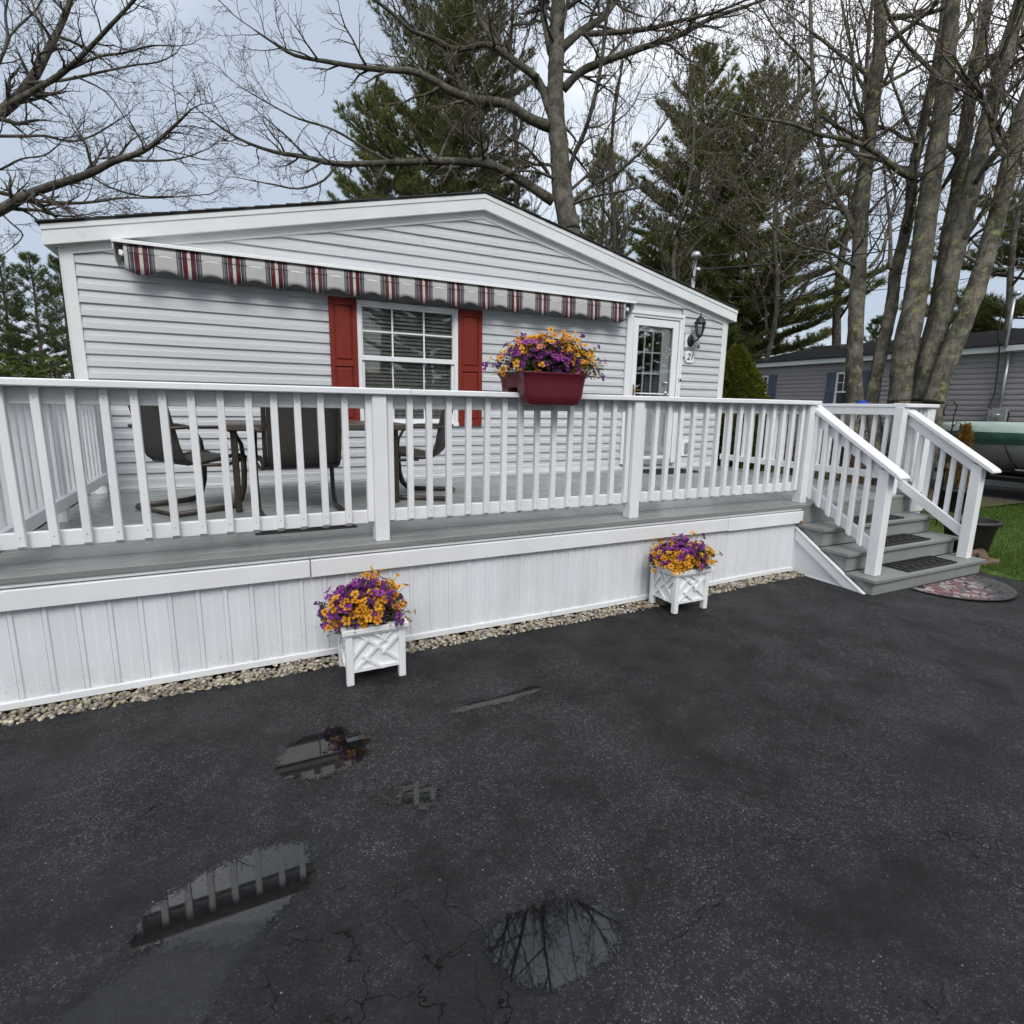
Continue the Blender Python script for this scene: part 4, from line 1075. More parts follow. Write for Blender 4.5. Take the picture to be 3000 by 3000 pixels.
def bouquet(name, label, c, ext, nflow, seed, droop=(0, 0, 0), purple=lambda u, v, w: .5, cat='flowers', extra=320):
    """dome of small flowers above a planter; c = centre of the soil, ext = half extents of the dome"""
    rr = random.Random(seed); t = thing(name, label, cat, c)
    stems = []; LV = []; LF = []
    for i in range(nflow):
        while True:
            u, v = rr.uniform(-1, 1), rr.uniform(-1, 1)
            if u*u+v*v < 1: break
        w_ = math.sqrt(max(0, 1-(u*u+v*v)))
        f = rr.uniform(.72, 1.04) if rr.random() < .85 else rr.uniform(.4, .75)
        if rr.random() < .06: f = rr.uniform(1.08, 1.25)
        x = c[0]+u*ext[0]*f + droop[0]*max(0, -u*1.0 if droop[0] < 0 else u)*rr.uniform(.3, 1)
        y = c[1]+v*ext[1]*f
        z = c[2]+.03+w_*ext[2]*f + droop[2]*(u*u)*rr.uniform(.2, 1.0)
        nrm = Vector((u*.9, v*.9-.25, w_*.8+.15)).normalized()
        nrm = (nrm+Vector((rr.uniform(-.5, .5), rr.uniform(-.5, .5), rr.uniform(-.3, .5)))).normalized()
        pr = purple(u, v, w_)
        kind = 'y' if rr.random() > pr else ('p' if rr.random() < (.75 if u < -.1 else .35) else 'd')
        o = bpy.data.objects.new('flower', rr.choice(FLW[kind])); COL.objects.link(o)
        sc_ = rr.uniform(.70, 1.08)
        o.matrix_world = Matrix.Identity(4)
        q = nrm.to_track_quat('Z', 'Y').to_euler(); o.rotation_euler = q; o.rotation_euler.rotate_axis('Z', rr.uniform(0, 6.28))
        o.location = Vector((x, y, z))-Vector(c); o.scale = (sc_,)*3; o.parent = t
        root = Vector((c[0]+u*ext[0]*.25, c[1]+v*ext[1]*.25, c[2]-.02)); tip = Vector((x, y, z)); mid = (root+tip)/2+Vector((0, 0, .03))
        stems.append(([root, mid, tip-nrm*.004], .0016, 4))
    nl = int(nflow*9)
    for i in range(nl):
        while True:
            u, v = rr.uniform(-1, 1), rr.uniform(-1, 1)
            if u*u+v*v < 1: break
        w_ = math.sqrt(max(0, 1-(u*u+v*v))); f = rr.uniform(.25, .98)
        p = Vector((c[0]+u*ext[0]*f, c[1]+v*ext[1]*f, c[2]+.01+w_*ext[2]*f*.95+droop[2]*u*u*.6))
        if rr.random() < .25 and droop[0]: p.x += droop[0]*rr.uniform(0, .8)
        d = Vector((u+rr.uniform(-.6, .6), v+rr.uniform(-.6, .6), rr.uniform(-.2, .9))).normalized(); s_ = d.cross(Vector((rr.uniform(-1, 1), rr.uniform(-1, 1), 1))).normalized()
        L_ = rr.uniform(.014, .036); W2 = L_*.27; o_ = len(LV)
        LV += [p, p+d*L_*.5+s_*W2+Vector((0, 0, .002)), p+d*L_, p+d*L_*.5-s_*W2+Vector((0, 0, .002))]; LF.append((o_, o_+1, o_+2, o_+3))
    packs = {q_: ([], []) for q_ in 'ypd'}
    for i in range(extra):
        while True:
            u, v = rr.uniform(-1, 1), rr.uniform(-1, 1)
            if u*u+v*v < 1: break
        w_ = math.sqrt(max(0, 1-(u*u+v*v))); f = rr.uniform(.5, .97); pr = purple(u, v, w_)
        kind = 'y' if rr.random() > pr else ('p' if rr.random() < .5 else 'd')
        p = Vector((c[0]+u*ext[0]*f, c[1]+v*ext[1]*f, c[2]+.02+w_*ext[2]*f+droop[2]*u*u*.5))
        nrm = (Vector((u, v-.3, w_+.1))+Vector((rr.uniform(-.6, .6), rr.uniform(-.6, .6), rr.uniform(-.3, .5)))).normalized()
        mw = Matrix.Translation(p) @ nrm.to_track_quat('Z', 'Y').to_matrix().to_4x4() @ Matrix.Rotation(rr.uniform(0, 6.28), 4, 'Z') @ Matrix.Scale(rr.uniform(.6, 1.0), 4)
        me_ = FLW[kind][0]; VV, FF = packs[kind]; o_ = len(VV)
        VV += [mw @ q_.co for q_ in me_.vertices]; FF += [tuple(o_+j for j in pl_.vertices) for pl_ in me_.polygons]
    for kd, (VV, FF) in packs.items():
        if not VV: continue
        me_ = raw_mesh('small_blossoms', VV, FF); src = FLW[kd][0]
        for q_ in src.materials: me_.materials.append(q_)
        mi = [pl_.material_index for pl_ in src.polygons]; me_.polygons.foreach_set('material_index', mi*(len(FF)//len(mi)))
        props(mesh_obj('small_blossoms', me_, [], t, True), kind='stuff')
    V, F = merge([tube_geo(*a) for a in stems])
    props(mesh_obj('stems', raw_mesh('stems', V, F), FLEAF, t, True), kind='stuff')
    props(mesh_obj('leaves', raw_mesh('leaves', LV, LF), FLEAF, t, True), kind='stuff')
    return t

def planter(x0, x1, y0, y1, z0, label):
    t = thing('planter_box', label, 'planter', ((x0+x1)/2, (y0+y1)/2, z0), 0, 'white lattice planter boxes')
    H = .342; w_ = .040; zb, zt = z0+.075, z0+H-.032
    for (a, b_) in ((x0, y0), (x1-w_, y0), (x0, y1-w_), (x1-w_, y1-w_)):
        box('leg', a, a+w_, b_, b_+w_, z0+.001, z0+H-.030, PLASTIC_W, t, .003)
    rv = .018
    boxes('rim', [(x0-rv, x1+rv, y0-rv, y0+.036, z0+H-.030, z0+H), (x0-rv, x1+rv, y1-.036, y1+rv, z0+H-.030, z0+H), (x0-rv, x0+.036, y0+.036, y1-.036, z0+H-.030, z0+H), (x1-.036, x1+rv, y0+.036, y1-.036, z0+H-.030, z0+H)], PLASTIC_W, t, .003)
    boxes('rim_lip', [(x0-.008, x1+.008, y0-.008, y0+.02, z0+H-.042, z0+H-.0305), (x0-.008, x1+.008, y1-.02, y1+.008, z0+H-.042, z0+H-.0305), (x0-.008, x0+.02, y0+.02, y1-.02, z0+H-.042, z0+H-.0305), (x1-.02, x1+.008, y0+.02, y1-.02, z0+H-.042, z0+H-.0305)], PLASTIC_W, t, .002)
    for nm, bx in (('panel', (x0+w_, x1-w_, y0+.022, y0+.028, zb, zt)), ('panel', (x0+w_, x1-w_, y1-.026, y1-.020, zb, zt)), ('panel', (x0+.022, x0+.028, y0+w_, y1-w_, zb, zt)), ('panel', (x1-.028, x1-.022, y0+w_, y1-w_, zb, zt))):
        box(nm, *bx, PLASTIC_W, t, 0)
    box('soil', x0+.03, x1-.03, y0+.03, y1-.03, z0+H-.06, z0+H-.045, SOIL, t, 0)
    # lattice strips: bottom rail plus the crossed diagonals on the faces
    def strips(p0, ux, nrm, Wd):
        Hh = zt-zb
        hcount = [0]
        def bar(a, b_, wd=.014, clip=True):
            hcount[0] += 1; top_h = .0150+.0007*hcount[0]
            # a, b in unit square; strip clipped to the panel
            a = Vector((a[0]*Wd, a[1]*Hh)); b_ = Vector((b_[0]*Wd, b_[1]*Hh)); d = (b_-a).normalized(); s = Vector((-d.y, d.x))*wd/2
            poly = [a-d*.03-s, b_+d*.03-s, b_+d*.03+s, a-d*.03+s]
            for ax, lo, hi in ((0, 0, Wd), (1, 0, Hh)):
                for lim, sg in ((lo, 1), (hi, -1)):
                    o_ = []
                    for i in range(len(poly)):
                        p, q = poly[i], poly[(i+1) % len(poly)]
                        dp, dq = (p[ax]-lim)*sg, (q[ax]-lim)*sg
                        if dp >= 0: o_.append(p)
                        if dp*dq < 0: o_.append(p+(q-p)*(dp/(dp-dq)))
                    poly = o_
            V = []
            for h in (.0, top_h):
                for p in poly:
                    w3 = Vector(p0)+Vector(ux)*p.x+Vector((0, 0, p.y))+Vector(nrm)*h; V.append(w3)
            n = len(poly)
            F = [tuple(range(n)), tuple(range(2*n-1, n-1, -1))]+[(i, (i+1) % n, n+(i+1) % n, n+i) for i in range(n)]
            bm = bmesh.new(); vv = [bm.verts.new(v) for v in V]
            for f in F: bm.faces.new([vv[i] for i in f])
            mesh_obj('lattice_strip', bm_mesh('lattice_strip', bm), PLASTIC_W, t, True)
        bar((0, .03), (1, .03), .022, True)
        # upper-left to lower-right long diagonal broken by short returns, as in a Chippendale panel
        bar((.10, 1.0), (1.0, .15)); bar((.03, .04), (.50, .555)); bar((.53, .60), (.92, 1.0))
        bar((.0, .40), (.27, .735)); bar((.30, .30), (.60, .03)); bar((.71, .48), (1.0, .80)); bar((.40, 1.0), (.66, .78))
    strips((x0+w_, y0+.022, zb), (1, 0, 0), (0, -1, 0), x1-x0-2*w_)
    strips((x0+.022, y1-w_, zb), (0, -1, 0), (-1, 0, 0), y1-y0-2*w_)
    strips((x1-.022, y0+w_, zb), (0, 1, 0), (1, 0, 0), y1-y0-2*w_)
    return t
planter(-4.335, -3.995, -.492, -.185, .0, 'white lattice planter box on the asphalt nearest the camera')
planter(-1.865, -1.525, -.415, -.115, .022, 'white lattice planter box further along the skirting near the stairs')
import zlib
def patchy(seed, bias):
    r1 = random.Random(seed); ks = [(r1.uniform(2, 4.5), r1.uniform(2, 4.5), r1.uniform(0, 6)) for _ in range(4)]
    def f(u, v, w_):
        s = sum(sin(a*u+b_*v+c_) for a, b_, c_ in ks)/2.2
        return min(.95, max(.05, bias+s*.42))
    return f
pn = patchy(4, .24)
bouquet('pansy_arrangement', 'purple and yellow flowers spilling left over the nearest planter box', (-4.175, -.34, .315), (.255, .21, .245), 295, 11, (-.10, 0, -.10), lambda u, v, w_: min(.97, pn(u, v, w_)+(.4 if u < -.45 else 0)))
pf = patchy(21, .26)
bouquet('pansy_arrangement', 'yellow and purple flowers in the planter box near the stairs', (-1.69, -.265, .335), (.31, .22, .205), 270, 12, (.05, 0, -.03), lambda u, v, w_: min(.95, pf(u, v, w_)+(.25 if w_ > .75 else 0)))
pr_ = patchy(33, .28)
bouquet('pansy_arrangement', 'mound of yellow and purple flowers in the burgundy rail planter', (-2.80, -.01, 1.775), (.455, .22, .28), 298, 13, (-.02, 0, -.03), pr_, extra=620)

# ---- burgundy saddle planter over the railing
rp = thing('rail_planter', 'burgundy plastic planter straddling the railing cap', 'planter', (-2.83, .0, 1.6))
def pot_shell():
    secs = [(1.592, .185, .060, 0), (1.605, .208, .074, 0), (1.66, .226, .080, 0), (1.73, .236, .084, 0), (1.775, .245, .089, 0), (1.795, .260, .100, 0), (1.806, .270, .108, 0)]
    geos = []
    for sgn, yc0 in ((-1, -.120), (1, .148)):
        V = []; n = 40
        for z, hx, hy, _ in secs:
            for k in range(n):
                a = 2*pi*k/n; c_, s_ = cos(a), sin(a)
                e = .42
                px = hx*abs(c_)**e*(1 if c_ >= 0 else -1); py = hy*abs(s_)**e*(1 if s_ >= 0 else -1)
                yy = yc0+py*.92
                # flat side against the rail
                yy = min(yy, -.0605) if sgn < 0 else max(yy, .0885)
                V.append((-2.845+px, yy, z))
        F = [(i*n+k, i*n+(k+1) % n, (i+1)*n+(k+1) % n, (i+1)*n+k) for i in range(len(secs)-1) for k in range(n)]
        F.append(tuple(range(n-1, -1, -1)))
        geos.append((V, F))
    return merge(geos)
V, F = pot_shell()
o = mesh_obj('pot_body', raw_mesh('pot_body', V, F), POT, rp, True, True); o.modifiers.new('thickness', 'SOLIDIFY').thickness = .004
# bridge over the rail: upper trough joining both halves
def rrect(hx, hy, z, n=44, e=.35):
    L_ = []
    for k in range(n):
        a = 2*pi*k/n; c_, s_ = cos(a), sin(a)
        L_.append((-2.845+hx*abs(c_)**e*(1 if c_ >= 0 else -1), .014+hy*abs(s_)**e*(1 if s_ >= 0 else -1), z))
    return L_
rings = [rrect(.232, .180, 1.71), rrect(.240, .186, 1.76), rrect(.258, .205, 1.795), rrect(.273, .218, 1.810), rrect(.264, .209, 1.810), rrect(.246, .192, 1.79)]
V = sum(rings, []); n = 44
F = [(i*n+k, i*n+(k+1) % n, (i+1)*n+(k+1) % n, (i+1)*n+k) for i in range(len(rings)-1) for k in range(n)]
mesh_obj('pot_rim', raw_mesh('pot_rim', V, F), POT, rp, True, True)
for x in (-3.076, -2.620):
    prism('saddle_end', [(-.150, 1.80), (-.140, 1.70), (-.062, 1.68), (-.055, 1.715), (-.02, 1.738), (.05, 1.738), (.085, 1.715), (.09, 1.62), (.16, 1.64), (.175, 1.80)], 'x', x, x+.006, POT, rp)
box('soil', -3.06, -2.63, -.155, .18, 1.775, 1.782, SOIL, rp, 0)

# ================================================================== NEIGHBOUR'S HOME
NX = 10.0; NY0, NY1 = -9.0, 9.75
nb = thing('mobile_home', 'dark grey sided neighbouring home with blue shutters behind the trees', 'house', (NX, 2, 0))
box('wall', NX+.012, NX+7.6, NY0, NY1, .05, 2.90, SIDING_N, nb, 0)
NW = [(8.79, 9.37, 1.58, 2.62), (5.96, 6.60, 1.58, 2.62)]
k = 0; z = .52
while z < 2.86:
    z1 = z+.1145
    cuts = [w_ for w_ in NW if z1 > w_[2] and z < w_[3]]
    cuts.sort(); segs = []; y = NY0
    for w_ in cuts: segs.append((y, w_[0])); y = w_[1]
    segs.append((y, NY1))
    for a, b_ in segs:
        pr = [(z+.004, .002), (z, .022), (z+.056, .019), (z+.066, .010), (z1+.010, .002)]
        V = []
        for zz, off in pr: V += [(NX-off, a, zz), (NX-off, b_, zz)]
        mesh_obj('siding_board', raw_mesh('siding_board', V, [(2*i, 2*i+2, 2*i+3, 2*i+1) for i in range(4)]), SIDING_N, nb, True)
    z = z1
boxes('skirting', [(NX-.01, NX+.01, NY0, NY1, .04, .515)], METER, nb, 0)
box('eave_fascia', NX-.16, NX-.13, 2.83, NY1+.15, 2.875, 3.02, TRIM, nb, .003)
box('eave_fascia', NX-.20, NX-.17, NY0, 2.82, 2.885, 3.035, TRIM, nb, .003)
box('eave_soffit', NX-.13, NX, NY0, NY1+.1, 2.868, 2.878, SOFFIT, nb, 0)
rf = mesh_obj('roof', raw_mesh('roof', [(NX-.20, NY0, 3.025), (NX+4.0, NY0, 3.815), (NX+8.2, NY0, 3.025), (NX-.20, NY1+.2, 3.025), (NX+4.0, NY1+.2, 3.815), (NX+8.2, NY1+.2, 3.025), (NX-.2, NY0, 3.0), (NX-.2, NY1+.2, 3.0), (NX+8.2, NY1+.2, 3.0)], [(0, 1, 4, 3), (1, 2, 5, 4), (0, 3, 7, 6), (3, 4, 5, 8, 7)]), simple('neighbour_shingle', (.055, .055, .060), .9, 0, .3, 7, (40, .8)), nb, True)
for i in range(26):
    d0 = 4.2*i/26; x0 = NX-.21+d0; zA = 3.028+.188*d0
    prism('shingle_course', [(x0, zA), (x0+.19, zA+.188*.17), (x0+.19, zA+.188*.17+.004), (x0, zA+.016)], 'y', NY0, NY1+.21, rf.data.materials[0], rf)
prism('roof_vent', [(NX+2.6, 3.53), (NX+3.0, 3.60), (NX+3.0, 3.72), (NX+2.6, 3.66)], 'y', 8.4, 9.2, SHINGLE, rf)
for (a, b_, z0, z1) in NW:
    wn = boxes('window', [(NX-.035, NX+.01, a, b_, z1-.05, z1), (NX-.035, NX+.01, a, a+.045, z0+.045, z1-.05), (NX-.035, NX+.01, b_-.045, b_, z0+.045, z1-.05), (NX-.04, NX+.01, a-.01, b_+.01, z0, z0+.045)], VINYL, nb, .003)
    zm = (z0+z1)/2; box('meeting_rail', NX-.028, NX, a+.045, b_-.045, zm-.022, zm+.022, VINYL, wn, .002)
    box('pane', NX-.004, NX-.002, a+.04, b_-.04, z0+.04, z1-.045, GLASS, wn, 0)
    box('curtain', NX+.004, NX+.008, a+.04, b_-.04, z0+.04, z1-.04, simple('grey_curtain', (.16, .17, .17), .9, 0, .3, 14), wn, 0)
    for yy in (a+(b_-a)/3, a+2*(b_-a)/3): box('muntin', NX-.016, NX-.006, yy-.009, yy+.009, zm+.022, z1-.05, PLASTIC_W, wn, 0)
    box('muntin', NX-.017, NX-.007, a+.045, b_-.045, zm+.24, zm+.256, PLASTIC_W, wn, 0)
for a, b_ in ((8.50, 8.78), (6.61, 6.87), (5.70, 5.95), (9.38, 9.62)):
    sh = boxes('shutter', [(NX-.05, NX-.02, a, a+.04, 1.56, 2.64), (NX-.05, NX-.02, b_-.04, b_, 1.56, 2.64), (NX-.05, NX-.02, a+.04, b_-.04, 2.56, 2.64), (NX-.05, NX-.02, a+.04, b_-.04, 1.56, 1.64), (NX-.05, NX-.02, a+.04, b_-.04, 2.06, 2.12), (NX-.035, NX-.021, a+.03, b_-.03, 1.6, 2.6)], BLUESH, nb, .003)
em = thing('service_mast', 'grey electrical mast with meter box on the neighbouring home', 'mast', (NX-.05, 2.79, 1.45))
tubes('pipe', [([(NX-.08, 2.79, 1.62), (NX-.08, 2.79, 2.86)], .032, 10), ([(NX-.26, 2.80, 2.95), (NX-.26, 2.80, 4.0)], .032, 10)], GALV, em)
box('meter_box', NX-.16, NX-.03, 2.62, 2.96, 1.40, 1.70, METER, em, .01)
V, F = lathe_geo([(.075, 0), (.075, .03), (.065, .06), (.03, .085), (0, .09)], seg=18)
mesh_obj('meter_dial', raw_mesh('meter_dial', [(NX-.16-v[2], 2.78+v[0], 1.54+v[1]) for v in V], F), GLASS_L, em, True, True)
V, F = lathe_geo([(0, .10), (.05, .095), (.08, .06), (.08, .02), (.05, 0), (0, 0)], seg=14)
mesh_obj('weatherhead', raw_mesh('weatherhead', [(NX-.24+v[0], 2.78+v[1], 3.98+v[2]) for v in V], F), GALV, em, True, True)
tubes('cable', [([(NX-.30, 2.82, 4.0), (NX-.34, 2.95, 3.7), (NX-.28, 2.96, 3.2), (NX-.22, 2.92, 2.95), (NX-.10, 2.94, 2.6), (NX-.07, 2.93, 2.0), (NX-.10, 2.98, 1.72), (NX-.16, 2.90, 1.70)], .014, 6),
                ([(NX-.12, 2.64, 1.70), (NX-.10, 2.60, 1.60), (NX-.10, 2.605, 1.35)], .012, 6)], CABLE, em)

# ---- covered boat on its trailer
bt = thing('covered_boat', 'boat on a trailer under a pale and dark green cover', 'boat', (8.55, .4, .1))
def loft(name, secs, mat, parent, closed=False):
    n = len(secs[0]); V = sum([list(s) for s in secs], [])
    F = [(i*n+k, i*n+k+1, (i+1)*n+k+1, (i+1)*n+k) for i in range(len(secs)-1) for k in range(n-1)]
    return mesh_obj(name, raw_mesh(name, V, F), mat, parent, True, True)
BY = [3.15, 3.05, 2.7, 2.0, 1.2, .2, -.8, -1.8, -2.4]
BW = [.06, .28, .62, .88, .95, .97, .97, .96, .94]
def hs(i):
    w_ = BW[i]; y = BY[i]; kz = .45+.28*max(0, (y-1.2)/2)**2
    return [(8.55-w_, y, 1.06), (8.55-w_*1.0, y, .95), (8.55-w_*.93, y, .78), (8.55-w_*.7, y, .60), (8.55, y, kz), (8.55+w_*.7, y, .60), (8.55+w_*.93, y, .78), (8.55+w_, y, .95), (8.55+w_, y, 1.06)]
loft('hull', [hs(i) for i in range(9)], HULL, bt)
def cs(i, top):
    w_ = BW[i]+.05; y = BY[i]+(.06 if i == 0 else 0); cz = (1.30, 1.40, 1.43, 1.44, 1.45, 1.47, 1.48, 1.46, 1.42)[i]
    sag = .012*sin(i*2.1)
    if top: return [(8.55-w_, y, 1.255+sag), (8.55-w_*.95, y, 1.35+sag), (8.55-w_*.8, y, cz-.02+sag), (8.55, y, cz), (8.55+w_*.8, y, cz-.02), (8.55+w_*.95, y, 1.35), (8.55+w_, y, 1.255)]
    return [(8.55-w_, y, 1.255+sag), (8.55-w_*1.01, y, 1.17), (8.55-w_*.99-.01*sin(i*3), y, 1.11), (8.55-w_*.965-.01*cos(i*2), y, 1.055+.015*sin(i*1.7))]
loft('cover_top', [cs(i, True) for i in range(9)], COVER_L, bt)
loft('cover_side', [cs(i, False) for i in range(9)], COVER_G, bt)
loft('cover_side', [[(17.1-x, y, z) for x, y, z in cs(i, False)] for i in range(9)], COVER_G, bt)
mesh_obj('cover_bow', raw_mesh('cover_bow', cs(0, True)+[(17.1-x, y, z) for x, y, z in cs(0, False)][1:]+cs(0, False)[1:][::-1], [tuple(range(13))]), COVER_G, bt, True)
boxes('rub_rail', [(7.58, 7.60, -2.3, 1.4, .60, .625)], METER, bt, .003)
tubes('strap', [([(7.585, 1.62, 1.05), (7.62, 1.58, .92), (7.66, 1.50, .75), (7.80, 1.44, .60)], .012, 6)], CABLE, bt)
boxes('trailer_frame', [(7.95, 8.03, -2.4, 2.6, .36, .44), (9.07, 9.15, -2.4, 2.6, .36, .44), (8.03, 9.07, 1.2, 1.28, .36, .44), (8.03, 9.07, -1.2, -1.12, .36, .44), (8.5, 8.6, 2.2, 4.0, .36, .44)], BLACK, bt, .004)
for x in (7.75, 9.20):
    for y in (-.6,):
        V, F = lathe_geo([(0, 0), (.16, 0), (.17, .02), (.27, .0), (.30, .03), (.30, .15), (.27, .18), (0, .18)], seg=26)
        mesh_obj('wheel', raw_mesh('wheel', [(x+v[2], y+v[0], .33+v[1]) for v in V], F), RUBBER, bt, True, True)

# ================================================================== YARD THINGS
hk = thing('shepherd_hook', 'thin black double shepherd hook standing on the lawn', 'garden hook', (3.72, .62, .06))
tubes('pole', [([(3.72, .62, .06), (3.72, .62, 1.55), (3.735, .61, 1.68), (3.70, .64, 1.745), (3.64, .68, 1.72), (3.615, .70, 1.62), (3.63, .69, 1.55), (3.66, .67, 1.57)], .0085, 6)], BLACK, hk)
tubes('side_hook', [([(3.72, .62, 1.40), (3.76, .59, 1.47), (3.80, .56, 1.45), (3.81, .555, 1.37), (3.78, .575, 1.31), (3.76, .59, 1.34)], .0075, 6)], BLACK, hk)

tbb = thing('plastic_tub', 'black plastic tub standing on the lawn beside the stairs', 'tub', (2.42, -.34, .06))
lathe('body', [(.0, .01), (.175, .01), (.185, .02), (.245, .36), (.252, .365), (.262, .35), (.275, .35), (.275, .375), (.25, .385), (.236, .375), (.175, .05), (0, .05)], TUB, tbb, (2.42, -.34, .06), 28)
lathe('soil', [(0, .30), (.225, .30)], SOIL, tbb, (2.42, -.34, .06), 20)
edg = thing('timber_edging', 'weathered brown timber edging at the right foot of the stairs', 'edging', (2.2, -.70, .05))
for i, (x, y, a, l_) in enumerate(((1.93, -.72, -.10, .40), (2.16, -.60, .50, .42), (1.92, -.58, .1, .35))):
    o = box('plank', -l_/2, l_/2, -.045, .045, 0, .085, WOOD_B, None, .012, False); o.location = (x, y, .04+.028*i); o.rotation_euler = (0, 0, a); world_child(o, edg)

pt = thing('potted_conifer', 'yellow browned potted conifer standing in front of the boat', 'potted plant', (5.2, 1.15, .06))
lathe('pot', [(0, .0), (.20, .0), (.22, .02), (.27, .34), (.285, .34), (.285, .38), (.26, .38), (.25, .33), (0, .32)], TUB, pt, (5.2, 1.15, .06), 22)
def spray(name, c, r, h, n, mat, parent, seed, cone=True, L0=.05, L1=.11, wfac=.28, up=.4):
    g = np.random.default_rng(seed)
    t = g.random(n)**.8; a = g.random(n)*2*pi
    rad = r*(1-t)**.75*(.55+.5*g.random(n)) if cone else r*np.sqrt(g.random(n))
    lump = 1+.22*np.sin(a*3+t*9+seed)+.15*np.sin(a*7-t*15)
    P = np.stack([c[0]+rad*lump*np.cos(a), c[1]+rad*lump*np.sin(a), c[2]+t*h], 1)
    D = np.stack([np.cos(a), np.sin(a), up+g.normal(0, .35, n)], 1)+g.normal(0, .35, (n, 3)); D /= np.linalg.norm(D, axis=1)[:, None]
    Sd = np.cross(D, g.normal(0, 1, (n, 3))); Sd /= np.linalg.norm(Sd, axis=1)[:, None]
    Ln = g.uniform(L0, L1, n)[:, None]
    V = np.stack([P, P+D*Ln*.5+Sd*Ln*wfac, P+D*Ln, P+D*Ln*.5-Sd*Ln*wfac], 1).reshape(-1, 3)
    F = np.arange(n*4).reshape(-1, 4)
    o = mesh_obj(name, raw_mesh(name, V, F, fast=True), mat, parent, True); return o
tubes('stem', [([(5.2, 1.15, .36), (5.21, 1.16, 1.25)], [.02, .006], 6)], BARK_PINE, pt)
props(spray('foliage', (5.2, 1.15, .42), .15, .95, 900, DRYP, pt, 3, True, .05, .14, .16, 1.5), kind='stuff')

sp = thing('dwarf_spruce', 'dense cone shaped green shrub at the right corner of the house', 'shrub', (3.35, 4.0, .0))
tubes('trunk', [([(3.35, 4.0, -.05), (3.35, 4.0, 2.3)], [.06, .01], 8)], BARK_PINE, sp)
V, F = lathe_geo([(.68, .12), (.66, .5), (.6, 1.0), (.50, 1.5), (.36, 2.0), (.16, 2.4), (0, 2.5)], (3.35, 4.0, .0), 24)
def shell(name, prof, c, n, mat, parent, seed, L0, L1):
    g = np.random.default_rng(seed); hs_ = np.array([p[1] for p in prof]); rs_ = np.array([p[0] for p in prof])
    z = g.uniform(hs_[0], hs_[-1], n); keep = g.random(n) < np.interp(z, hs_, rs_)/rs_.max()+.12; z = z[keep]; n = len(z)
    a = g.random(n)*2*pi
    lump = .5*np.sin(a*5+z*6)+.5*np.sin(a*9-z*11+1)+.4*np.sin(a*15+z*23)
    R_ = np.interp(z, hs_, rs_)*(1+.13*lump)*g.uniform(.80, 1.03, n)
    P = np.stack([c[0]+R_*np.cos(a), c[1]+R_*np.sin(a), c[2]+z], 1)
    D = np.stack([np.cos(a), np.sin(a), np.full(n, .55)], 1)+g.normal(0, .45, (n, 3)); D /= np.linalg.norm(D, axis=1)[:, None]
    Sd = np.cross(D, g.normal(0, 1, (n, 3))); Sd /= np.linalg.norm(Sd, axis=1)[:, None]
    Ln = g.uniform(L0, L1, n)[:, None]
    V = np.stack([P-D*Ln*.3, P+D*Ln*.3+Sd*Ln*.24, P+D*Ln, P+D*Ln*.3-Sd*Ln*.24], 1).reshape(-1, 3)
    return mesh_obj(name, raw_mesh(name, V, np.arange(n*4).reshape(-1, 4), fast=True), mat, parent, True)
props(shell('crown', [(.70, .10), (.74, .5), (.72, 1.0), (.62, 1.5), (.46, 2.0), (.24, 2.45), (.03, 2.72)], (3.35, 4.0, 0), 42000, SPRUCE, sp, 7, .035, .07), kind='stuff')
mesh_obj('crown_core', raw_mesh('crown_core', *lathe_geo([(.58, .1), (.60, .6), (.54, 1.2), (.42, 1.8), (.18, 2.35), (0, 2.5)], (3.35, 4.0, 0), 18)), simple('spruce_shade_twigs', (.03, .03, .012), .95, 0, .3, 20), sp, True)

def rhodo(c, r, h, n, label, seed):
    t = thing('rhododendron', label, 'shrub', (c[0], c[1], 0)); rr = random.Random(seed)
    st_ = []; V = []; F = []
    for i in range(n):
        a = rr.uniform(0, 6.28); q = math.sqrt(rr.random()); ex, ey = c[0]+r*q*cos(a), c[1]+r*q*sin(a); ez = h*(1-.22*q*q)*rr.uniform(.74, 1)
        st_.append(([(c[0]+.1*cos(a), c[1]+.1*sin(a), 0), ((c[0]+ex)/2, (c[1]+ey)/2, ez*.6), (ex, ey, ez)], [.014, .009, .005], 5))
        for k in range(rr.randint(6, 9)):
            b_ = rr.uniform(0, 6.28); L_ = rr.uniform(.10, .17); w_ = L_*.15
            d = Vector((cos(b_), sin(b_), rr.uniform(-.35, .45))).normalized(); s_ = Vector((-sin(b_), cos(b_), 0)); p = Vector((ex, ey, ez)); o_ = len(V)
            up_ = Vector((0, 0, 1))
            V += [p, p+d*L_*.35+s_*w_+up_*.006, p+d*L_*.72+s_*w_*.9, p+d*L_-up_*.012, p+d*L_*.72-s_*w_*.9, p+d*L_*.35-s_*w_+up_*.006, p+d*L_*.5-up_*.004]
            F += [(o_, o_+1, o_+6, o_+5), (o_+1, o_+2, o_+3, o_+6), (o_+6, o_+3, o_+4, o_+5)]
    tubes('stems', st_, BARK_PINE, t)
    props(mesh_obj('leaves', raw_mesh('leaves', V, F), RHODO, t, True), kind='stuff')
rhodo((-6.80, 4.5), .85, 2.12, 170, 'broad leaved green shrub at the left corner of the house', 1)
rhodo((-6.50, .80), .36, 1.34, 50, 'broad leaved green shrub poking through the left railing', 2)

